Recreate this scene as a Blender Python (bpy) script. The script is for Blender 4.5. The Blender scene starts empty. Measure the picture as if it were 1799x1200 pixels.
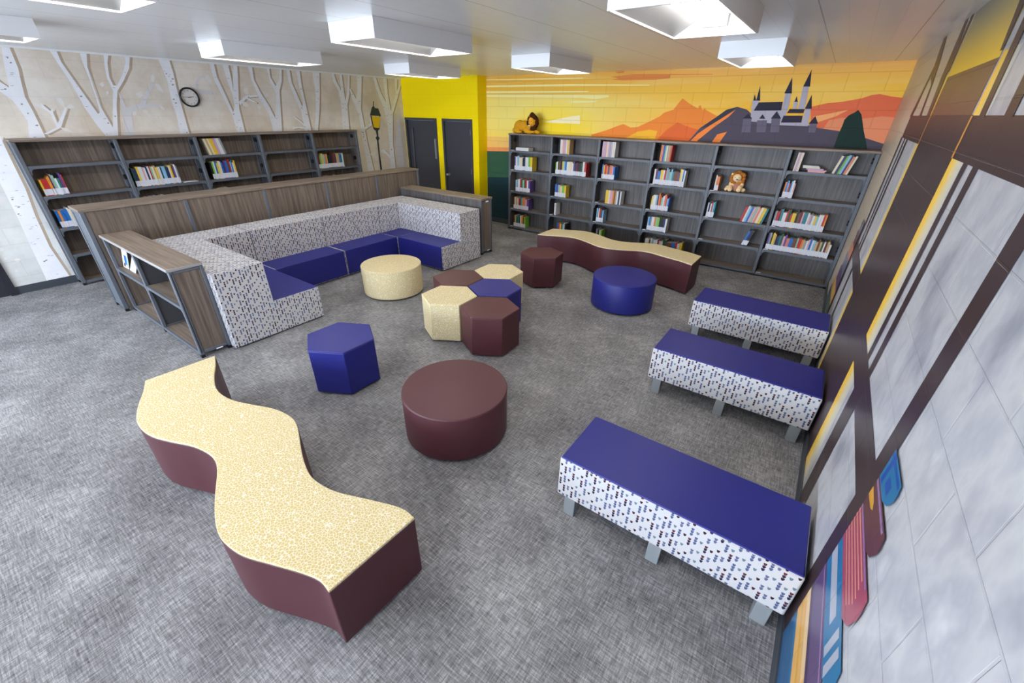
import bpy, bmesh, math, random
from mathutils import Vector, Matrix
random.seed(7)
C = bpy.context.scene.collection
scn = bpy.context.scene

# ------------------------------------------------------------------ camera, world, light, exposure
W, H = 8.826, 2.837                      # room width (birch wall at x=-W, painted wall at x=0), ceiling height
cam_d = bpy.data.cameras.new('camera')
cam_d.sensor_width = 36.0
cam_d.lens = 729.0 / 1799.0 * 36.0
cam_d.clip_start = 0.02
cam = bpy.data.objects.new('camera', cam_d)
C.objects.link(cam)
_a, _b, _c = math.radians(35.166), math.radians(-29.0965), math.radians(0.9068)
_fw = Vector((-math.sin(_a)*math.cos(_b), math.cos(_a)*math.cos(_b), math.sin(_b)))
_rt = Vector((math.cos(_a), math.sin(_a), 0)); _up = _rt.cross(_fw)
_r2 = _rt*math.cos(_c) + _up*math.sin(_c); _u2 = -_rt*math.sin(_c) + _up*math.cos(_c)
_m = Matrix((_r2, _u2, -_fw)).transposed().to_4x4()
_m.translation = Vector((-0.4628, -7.684, 2.2421))
cam.matrix_world = _m
scn.camera = cam

world = bpy.data.worlds.new('world')
scn.world = world
world.use_nodes = True
world.node_tree.nodes['Background'].inputs[0].default_value = (0.72, 0.84, 1.0, 1)
world.node_tree.nodes['Background'].inputs[1].default_value = 1.2
scn.view_settings.view_transform = 'Standard'
scn.view_settings.look = 'None'
scn.view_settings.gamma = 1.0
scn.view_settings.use_curve_mapping = False
scn.view_settings.exposure = 0.33
scn.cycles.use_denoising = True
scn.cycles.max_bounces = 10
scn.cycles.diffuse_bounces = 6
scn.cycles.sample_clamp_indirect = 6.0

LAMP_STRENGTH = 33.0                     # the ceiling fixtures' tubes
def daylight(x, y, w, h, power, rz=0.0):  # daylight entering through one window
    d = bpy.data.lights.new('daylight', 'AREA'); d.shape = 'RECTANGLE'; d.size = w; d.size_y = h
    d.energy = power; d.color = (0.72, 0.84, 1.0)
    o = bpy.data.objects.new('daylight', d); C.objects.link(o)
    o.location = (x, y, 1.6); o.rotation_euler = (math.radians(90), 0, rz)
    return o
for _x in (-7.2, -4.4, -1.6):
    daylight(_x, -14.92, 2.6, 1.8, 250.0)
for _y in (-10.15, -13.05):
    daylight(-W-0.07, _y, 2.2, 1.6, 140.0, math.radians(-90))

# ------------------------------------------------------------------ helpers
def lin(c):
    return tuple((v/255/12.92 if v/255 <= 0.04045 else ((v/255+0.055)/1.055)**2.4) for v in c) + (1.0,)

class N:                                  # small node-tree helper
    def __init__(s, name, rough=0.5, spec=0.5, metal=0.0):
        s.m = bpy.data.materials.new(name); s.m.use_nodes = True
        s.t = s.m.node_tree; s.b = s.t.nodes['Principled BSDF']
        s.b.inputs['Roughness'].default_value = rough
        s.b.inputs['Specular IOR Level'].default_value = spec
        s.b.inputs['Metallic'].default_value = metal
    def n(s, typ, **kw):
        nd = s.t.nodes.new(typ)
        for k, v in kw.items(): setattr(nd, k, v)
        return nd
    def l(s, a, b): s.t.links.new(a, b)
    def put(s, sock, v):
        if hasattr(v, 'is_output'): s.l(v, sock)
        else: sock.default_value = v
    def m2(s, op, a, b=0.0, c=None):
        nd = s.n('ShaderNodeMath', operation=op)
        s.put(nd.inputs[0], a); s.put(nd.inputs[1], b)
        if c is not None: s.put(nd.inputs[2], c)
        return nd.outputs[0]
    def obj(s): return s.n('ShaderNodeTexCoord').outputs['Object']
    def map(s, v, scale=(1, 1, 1), rot=(0, 0, 0)):
        nd = s.n('ShaderNodeMapping'); s.l(v, nd.inputs[0])
        nd.inputs['Scale'].default_value = scale; nd.inputs['Rotation'].default_value = rot
        return nd.outputs[0]
    def noise(s, v, scale, detail=3.0, rough=0.55):
        nd = s.n('ShaderNodeTexNoise'); s.l(v, nd.inputs['Vector'])
        nd.inputs['Scale'].default_value = scale; nd.inputs['Detail'].default_value = detail
        nd.inputs['Roughness'].default_value = rough
        return nd.outputs['Fac']
    def ramp(s, f, stops, interp='LINEAR'):
        nd = s.n('ShaderNodeValToRGB'); s.l(f, nd.inputs[0]); r = nd.color_ramp; r.interpolation = interp
        while len(r.elements) < len(stops): r.elements.new(0.5)
        for e, (p, c) in zip(r.elements, stops): e.position = p; e.color = lin(c)
        return nd.outputs[0]
    def mix(s, f, a, b, mode='MIX'):
        nd = s.n('ShaderNodeMix', data_type='RGBA', blend_type=mode)
        s.put(nd.inputs[0], f); s.put(nd.inputs[6], a); s.put(nd.inputs[7], b)
        return nd.outputs[2]
    def bump(s, h, strength=0.3, dist=0.01):
        nd = s.n('ShaderNodeBump'); nd.inputs['Strength'].default_value = strength
        nd.inputs['Distance'].default_value = dist; s.l(h, nd.inputs['Height'])
        s.l(nd.outputs[0], s.b.inputs['Normal'])
    def color(s, v): s.put(s.b.inputs['Base Color'], v); return s

def plain(name, c, rough=0.5, spec=0.5, metal=0.0):
    return N(name, rough, spec, metal).color(lin(c)).m

def wood(name, axis, dark=(74, 65, 58), mid=(102, 91, 82), light=(126, 113, 102)):
    s = N(name, 0.45, 0.4)
    sc = {'x': (1.6, 38, 38), 'z': (38, 38, 1.6)}[axis]
    a = s.noise(s.map(s.obj(), sc), 1.0, 5.0, 0.6)
    sc2 = {'x': (0.7, 9, 9), 'z': (9, 9, 0.7)}[axis]
    b = s.noise(s.map(s.obj(), sc2), 1.0, 3.0, 0.5)
    f = s.m2('ADD', s.m2('MULTIPLY', a, 0.72), s.m2('MULTIPLY', b, 0.28))
    s.color(s.ramp(f, [(0.33, dark), (0.5, mid), (0.66, light)]))
    return s.m

def carpet():
    s = N('carpet', 0.95, 0.1); o = s.obj()
    a = s.noise(s.map(o, (120, 11, 1)), 1.0, 5.0, 0.7)
    b = s.noise(s.map(o, (11, 120, 1)), 1.0, 5.0, 0.7)
    c = s.noise(o, 2.2, 3.0, 0.5)
    d = s.noise(o, 320.0, 1.0, 0.5)
    f = s.m2('ADD', s.m2('MULTIPLY', a, 0.36), s.m2('MULTIPLY', b, 0.36))
    f = s.m2('ADD', f, s.m2('MULTIPLY', c, 0.18)); f = s.m2('ADD', f, s.m2('MULTIPLY', d, 0.10))
    s.color(s.ramp(f, [(0.38, (66, 65, 67)), (0.5, (123, 122, 123)), (0.62, (178, 177, 178))]))
    s.bump(d, 0.35, 0.004)
    return s.m

def cream_fabric():
    s = N('cream_cracked_fabric', 0.85, 0.15)
    nd = s.n('ShaderNodeTexVoronoi', feature='DISTANCE_TO_EDGE'); s.l(s.obj(), nd.inputs['Vector'])
    nd.inputs['Scale'].default_value = 66.0
    s.color(s.ramp(nd.outputs['Distance'], [(0.03, (226, 220, 204)), (0.10, (202, 182, 124))]))
    return s.m

def drop_fabric():
    s = N('white_fabric_with_drops', 0.85, 0.15)
    uv = s.n('ShaderNodeUVMap'); sp = s.n('ShaderNodeSeparateXYZ'); s.l(uv.outputs[0], sp.inputs[0])
    u = s.m2('DIVIDE', sp.outputs[0], 0.027); iu = s.m2('FLOOR', u); fu = s.m2('SUBTRACT', s.m2('FRACT', u), 0.5)
    v = s.m2('SUBTRACT', sp.outputs[1], s.m2('MULTIPLY', iu, 0.026)); w = s.m2('DIVIDE', v, 0.076)
    fw = s.m2('MULTIPLY', s.m2('FRACT', w), 4.0); slot = s.m2('FLOOR', fw); fs = s.m2('FRACT', fw)
    cb = s.n('ShaderNodeCombineXYZ'); s.l(iu, cb.inputs[0]); s.l(s.m2('FLOOR', w), cb.inputs[1])
    wn = s.n('ShaderNodeTexWhiteNoise', noise_dimensions='2D'); s.l(cb.outputs[0], wn.inputs['Vector'])
    cyc = s.m2('FLOOR', s.m2('MULTIPLY', s.m2('FRACT', s.m2('ADD', s.m2('MULTIPLY', iu, 0.4), s.m2('MULTIPLY', wn.outputs['Value'], 0.55))), 4.999))   # stacks of 1, 3, 3, 2, 1 drops
    g3 = s.m2('LESS_THAN', s.m2('ABSOLUTE', s.m2('SUBTRACT', cyc, 1.5)), 0.7); g2 = s.m2('LESS_THAN', s.m2('ABSOLUTE', s.m2('SUBTRACT', cyc, 3.0)), 0.3)
    n = s.m2('ADD', s.m2('ADD', s.m2('MULTIPLY', g3, 2.0), g2), 0.7)
    on = s.m2('LESS_THAN', slot, n)
    xx = s.m2('MULTIPLY', fu, 1.42); yy = s.m2('SUBTRACT', 0.95, fs)
    rr = s.m2('ADD', s.m2('MULTIPLY', s.m2('MULTIPLY', xx, xx), 1.5), s.m2('MULTIPLY', s.m2('MULTIPLY', yy, yy), 0.27))
    ins = s.m2('MULTIPLY', s.m2('LESS_THAN', rr, 0.25), s.m2('GREATER_THAN', yy, 0.0))
    mask = s.m2('MULTIPLY', ins, on)
    col = s.ramp(s.m2('DIVIDE', s.m2('ADD', cyc, 0.5), 5.0), [(0.0, (62, 30, 38)), (0.2, (44, 36, 58)), (0.4, (80, 90, 122)), (0.6, (94, 98, 128)), (0.8, (100, 120, 132))], 'CONSTANT')
    top = s.m2('MULTIPLY', s.m2('GREATER_THAN', slot, 1.5), s.m2('LESS_THAN', s.m2('ABSOLUTE', s.m2('SUBTRACT', cyc, 1.0)), 0.3))
    col = s.mix(top, col, lin((92, 44, 52)))
    s.color(s.mix(mask, lin((192, 190, 191)), col))
    return s.m

def wall_paint(name, c, axis, rough=0.4, mottle=None, spec=0.5, joint=0.16):
    """paint on concrete block: block joints as bump; mottle = (second colour, scale) of the printed mural's texture"""
    s = N(name, rough, spec); o = s.obj(); sp = s.n('ShaderNodeSeparateXYZ'); s.l(o, sp.inputs[0])
    cb = s.n('ShaderNodeCombineXYZ'); s.l(sp.outputs[1 if axis == 'x' else 0], cb.inputs[0]); s.l(sp.outputs[2], cb.inputs[1])
    br = s.n('ShaderNodeTexBrick'); s.l(cb.outputs[0], br.inputs['Vector'])
    br.inputs['Scale'].default_value = 1.0; br.inputs['Brick Width'].default_value = 0.42; br.inputs['Row Height'].default_value = 0.21
    br.inputs['Mortar Size'].default_value = 0.005; br.inputs['Mortar Smooth'].default_value = 0.4
    base = lin(c)
    if mottle:
        c2, sc = mottle
        f = s.noise(s.map(o, (1, 1, 1)), sc, 6.0, 0.65)
        base = s.ramp(f, [(0.36, c2), (0.6, c)])
    f = s.m2('MULTIPLY', br.outputs['Fac'], joint)
    s.color(s.mix(f, base, lin((70, 60, 55))))
    h = s.m2('SUBTRACT', 1.0, br.outputs['Fac'])
    s.bump(h, 3.0*joint, 0.004)
    return s.m

class MB:                                 # collects shapes, builds ONE mesh object
    def __init__(s): s.v = []; s.f = []; s.mi = []
    def add(s, vs, fs, m=0):
        k = len(s.v); s.v += [tuple(v) for v in vs]; s.f += [[i+k for i in f] for f in fs]; s.mi += [m]*len(fs); return s
    def box(s, x0, x1, y0, y1, z0, z1, m=0):
        vs = [(x, y, z) for z in (z0, z1) for y in (y0, y1) for x in (x0, x1)]
        return s.add(vs, [(0, 2, 3, 1), (4, 5, 7, 6), (0, 1, 5, 4), (2, 6, 7, 3), (0, 4, 6, 2), (1, 3, 7, 5)], m)
    def union(s, boxes, m=0):              # boxes merged into one closed skin
        ax = [sorted({round(b[i], 5) for b in boxes for i in (2*k, 2*k+1)}) for k in range(3)]
        nx, ny, nz = (len(a)-1 for a in ax)
        mid = lambda k, i: (ax[k][i]+ax[k][i+1])/2
        occ = {(i, j, k) for i in range(nx) for j in range(ny) for k in range(nz)
               if any(b[0] < mid(0, i) < b[1] and b[2] < mid(1, j) < b[3] and b[4] < mid(2, k) < b[5] for b in boxes)}
        vid = {}; vs = []; fs = []
        def V(i, j, k):
            if (i, j, k) not in vid: vid[(i, j, k)] = len(vs); vs.append((ax[0][i], ax[1][j], ax[2][k]))
            return vid[(i, j, k)]
        Q = {(-1, 0, 0): ((0, 0, 0), (0, 0, 1), (0, 1, 1), (0, 1, 0)), (1, 0, 0): ((1, 0, 0), (1, 1, 0), (1, 1, 1), (1, 0, 1)), (0, -1, 0): ((0, 0, 0), (1, 0, 0), (1, 0, 1), (0, 0, 1)),
             (0, 1, 0): ((0, 1, 0), (0, 1, 1), (1, 1, 1), (1, 1, 0)), (0, 0, -1): ((0, 0, 0), (0, 1, 0), (1, 1, 0), (1, 0, 0)), (0, 0, 1): ((0, 0, 1), (1, 0, 1), (1, 1, 1), (0, 1, 1))}
        for (i, j, k) in sorted(occ):
            for d, q in Q.items():
                if (i+d[0], j+d[1], k+d[2]) not in occ: fs.append(tuple(V(i+a, j+b, k+c) for a, b, c in q))
        return s.add(vs, fs, m)
    def prism(s, pts, z0, z1, m=0, mt=None):
        n = len(pts); vs = [(x, y, z0) for x, y in pts] + [(x, y, z1) for x, y in pts]
        s.add(vs, [tuple(range(n))[::-1]] + [(i, (i+1) % n, n+(i+1) % n, n+i) for i in range(n)], m)
        k = len(s.v) - n
        s.f.append(list(range(k, k+n))); s.mi.append(m if mt is None else mt); return s
    def tube(s, p0, p1, r, n=10, m=0, r1=None):
        p0, p1 = Vector(p0), Vector(p1); d = (p1-p0).normalized()
        a = d.orthogonal().normalized(); b = d.cross(a); r1 = r if r1 is None else r1
        vs = [p0 + (a*math.cos(t)+b*math.sin(t))*r for t in [2*math.pi*i/n for i in range(n)]]
        vs += [p1 + (a*math.cos(t)+b*math.sin(t))*r1 for t in [2*math.pi*i/n for i in range(n)]]
        return s.add(vs, [tuple(range(n))[::-1], tuple(range(n, 2*n))] + [(i, (i+1) % n, n+(i+1) % n, n+i) for i in range(n)], m)
    def ball(s, c, r, n=14, k=9, m=0, rot=None):
        r = (r, r, r) if not hasattr(r, '__len__') else r; vs = []; fs = []
        for j in range(k+1):
            t = math.pi*j/k
            for i in range(n):
                q = 2*math.pi*i/n
                p = Vector((r[0]*math.sin(t)*math.cos(q), r[1]*math.sin(t)*math.sin(q), r[2]*math.cos(t)))
                if rot is not None: p = rot @ p
                vs.append(p + Vector(c))
        for j in range(k):
            for i in range(n):
                fs.append((j*n+i, (j+1)*n+i, (j+1)*n+(i+1) % n, j*n+(i+1) % n))
        s.add(vs, fs, m); return s
    def lathe(s, prof, n=48, m=0, c=(0, 0)):
        vs = []; fs = []
        for r, z in prof:
            for i in range(n):
                t = 2*math.pi*i/n; vs.append((c[0]+r*math.cos(t), c[1]+r*math.sin(t), z))
        for j in range(len(prof)-1):
            for i in range(n): fs.append((j*n+i, j*n+(i+1) % n, (j+1)*n+(i+1) % n, (j+1)*n+i))
        return s.add(vs, fs, m)
    def build(s, name, mats, parent=None, world=None, bevel=0.0, seg=2, angle=40, merge=False):
        """parent: the thing's Empty; world: True when the shapes were given in world coordinates"""
        if world and parent is not None:
            off = parent.matrix_basis.inverted(); vs = [off @ Vector(v) for v in s.v]
        else: vs = s.v
        me = bpy.data.meshes.new(name); me.from_pydata([tuple(v) for v in vs], [], s.f)
        mats = mats if isinstance(mats, (list, tuple)) else [mats]
        for m in mats: me.materials.append(m)
        for p, k in zip(me.polygons, s.mi): p.material_index = k
        if merge:
            bm = bmesh.new(); bm.from_mesh(me); bmesh.ops.remove_doubles(bm, verts=bm.verts, dist=1e-5)
            bmesh.ops.recalc_face_normals(bm, faces=bm.faces); bm.to_mesh(me); bm.free()
        uv = me.uv_layers.new(name='UVMap')
        for p in me.polygons:
            nx, ny, nz = (abs(c) for c in p.normal)
            for li in p.loop_indices:
                x, y, z = me.vertices[me.loops[li].vertex_index].co
                uv.data[li].uv = (x, y) if nz >= nx and nz >= ny else ((y, z) if nx >= ny else (x, z))
        for p in me.polygons: p.use_smooth = True
        me.set_sharp_from_angle(angle=math.radians(angle))
        o = bpy.data.objects.new(name, me); C.objects.link(o)
        if parent is not None: o.parent = parent
        if bevel:
            b = o.modifiers.new('bevel', 'BEVEL'); b.width = bevel; b.segments = seg; b.limit_method = 'ANGLE'; b.angle_limit = math.radians(35)
            b.harden_normals = False
        return o

def thing(name, label, cat, loc=(0, 0, 0), rz=0.0, group=None):
    o = bpy.data.objects.new(name, None); C.objects.link(o); o.empty_display_size = 0.1
    o.matrix_basis = Matrix.Translation(loc) @ Matrix.Rotation(rz, 4, 'Z')
    return tag(o, label, cat, group)
def tag(o, label, cat, group=None):
    o['label'] = label; o['category'] = cat
    if group: o['group'] = group
    return o
def struct(o): o['kind'] = 'structure'; return o
def copy_tree(o, loc=None, rz=None, label=None, mats=None):
    def rec(x, par):
        c = x.copy(); C.objects.link(c); c.parent = par
        if mats and c.type == 'MESH':
            new = [mats.get(m.name) for m in c.data.materials]
            if any(new):
                c.data = c.data.copy()
                for i, m in enumerate(new):
                    if m: c.data.materials[i] = m
        for ch in x.children: rec(ch, c)
        return c
    r = rec(o, None)
    if loc is not None: r.matrix_basis = Matrix.Translation(loc) @ Matrix.Rotation(rz or 0.0, 4, 'Z')
    if label: r['label'] = label
    return r

# ------------------------------------------------------------------ materials
WOODZ = wood('grey_oak_vertical', 'z'); WOODG = wood('grey_oak_cool', 'z', (66, 63, 62), (91, 87, 86), (112, 107, 105)); WOODX = wood('grey_oak_lengthwise', 'x', (92, 80, 70), (122, 108, 96), (146, 131, 117))
METAL = plain('blue_grey_metal', (88, 93, 101), 0.42, 0.45, 0.0)
DIVM = plain('dark_grey_divider', (70, 71, 75), 0.5, 0.4)
DARKM = plain('dark_slot', (24, 26, 34), 0.6)
BLACK = plain('black_plastic', (20, 20, 22), 0.4)
WHITE = plain('white_paper', (235, 234, 236), 0.7, 0.2)
NAVY = plain('navy_vinyl', (29, 33, 114), 0.45, 0.4)
MAROON = plain('maroon_vinyl', (76, 38, 44), 0.48, 0.4)
CREAM = cream_fabric(); DROPS = drop_fabric(); CARPET = carpet()
STEEL = plain('brushed_steel', (170, 172, 176), 0.35, 0.5, 0.8)
GREYLEG = plain('light_grey_paint', (130, 135, 138), 0.5)
FIXT = plain('white_enamel', (238, 238, 238), 0.35)
CHARCOAL = plain('charcoal_door_paint', (58, 58, 66), 0.45)
BASEB = plain('dark_grey_rubber', (56, 61, 68), 0.55)

# ------------------------------------------------------------------ the room
YN = -15.0; YB = -0.279; XB = -6.614     # near wall, yellow closet front, closet's right side
struct(MB().box(-W-0.2, 0.2, YN-0.2, 0.2, -0.12, 0.0).build('floor', CARPET))

def ceiling_mat():
    s = N('white_metal_ceiling', 0.28, 0.5); o = s.obj(); sp = s.n('ShaderNodeSeparateXYZ'); s.l(o, sp.inputs[0])
    f = s.m2('FRACT', s.m2('DIVIDE', s.m2('ADD', sp.outputs[0], 20.018), 0.6))
    seam = s.m2('LESS_THAN', f, 0.012)
    rib = s.m2('FRACT', s.m2('DIVIDE', s.m2('ADD', sp.outputs[0], 20.018), 0.15))
    line = s.m2('MULTIPLY', s.m2('LESS_THAN', rib, 0.03), 0.16)
    s.color(s.mix(s.m2('MAXIMUM', s.m2('MULTIPLY', seam, 0.7), line), lin((248, 248, 248)), lin((130, 130, 132))))
    return s.m
struct(MB().box(-W-0.2, 0.2, YN-0.2, 0.2, H, H+0.15).build('ceiling', ceiling_mat()))

def clip_top(pts, zmax):
    out = []
    for i in range(len(pts)):
        a, b = pts[i-1], pts[i]
        if (a[1] <= zmax) != (b[1] <= zmax):
            t = (zmax-a[1])/(b[1]-a[1]); out.append((a[0]+(b[0]-a[0])*t, zmax))
        if b[1] <= zmax: out.append(b)
    return out
def inside(p, poly):
    c = False
    for i in range(len(poly)):
        a, b = poly[i-1], poly[i]
        if (a[1] > p[1]) != (b[1] > p[1]) and p[0] < (b[0]-a[0])*(p[1]-a[1])/(b[1]-a[1])+a[0]: c = not c
    return c
def print_poly(mb, to3, pts, layer, m, zmax=H-0.002):
    """one printed shape of a mural, lying on the wall (layers a few tenths of a millimetre apart)"""
    pts = clip_top(pts, zmax)
    if len(pts) < 3: return
    ar = sum(pts[i-1][0]*pts[i][1]-pts[i][0]*pts[i-1][1] for i in range(len(pts)))
    if ar < 0: pts = pts[::-1]
    vs = [to3(a, b, 0.0005+0.0003*layer) for a, b in pts]
    mb.add(vs, [tuple(range(len(vs)))], m)

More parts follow.
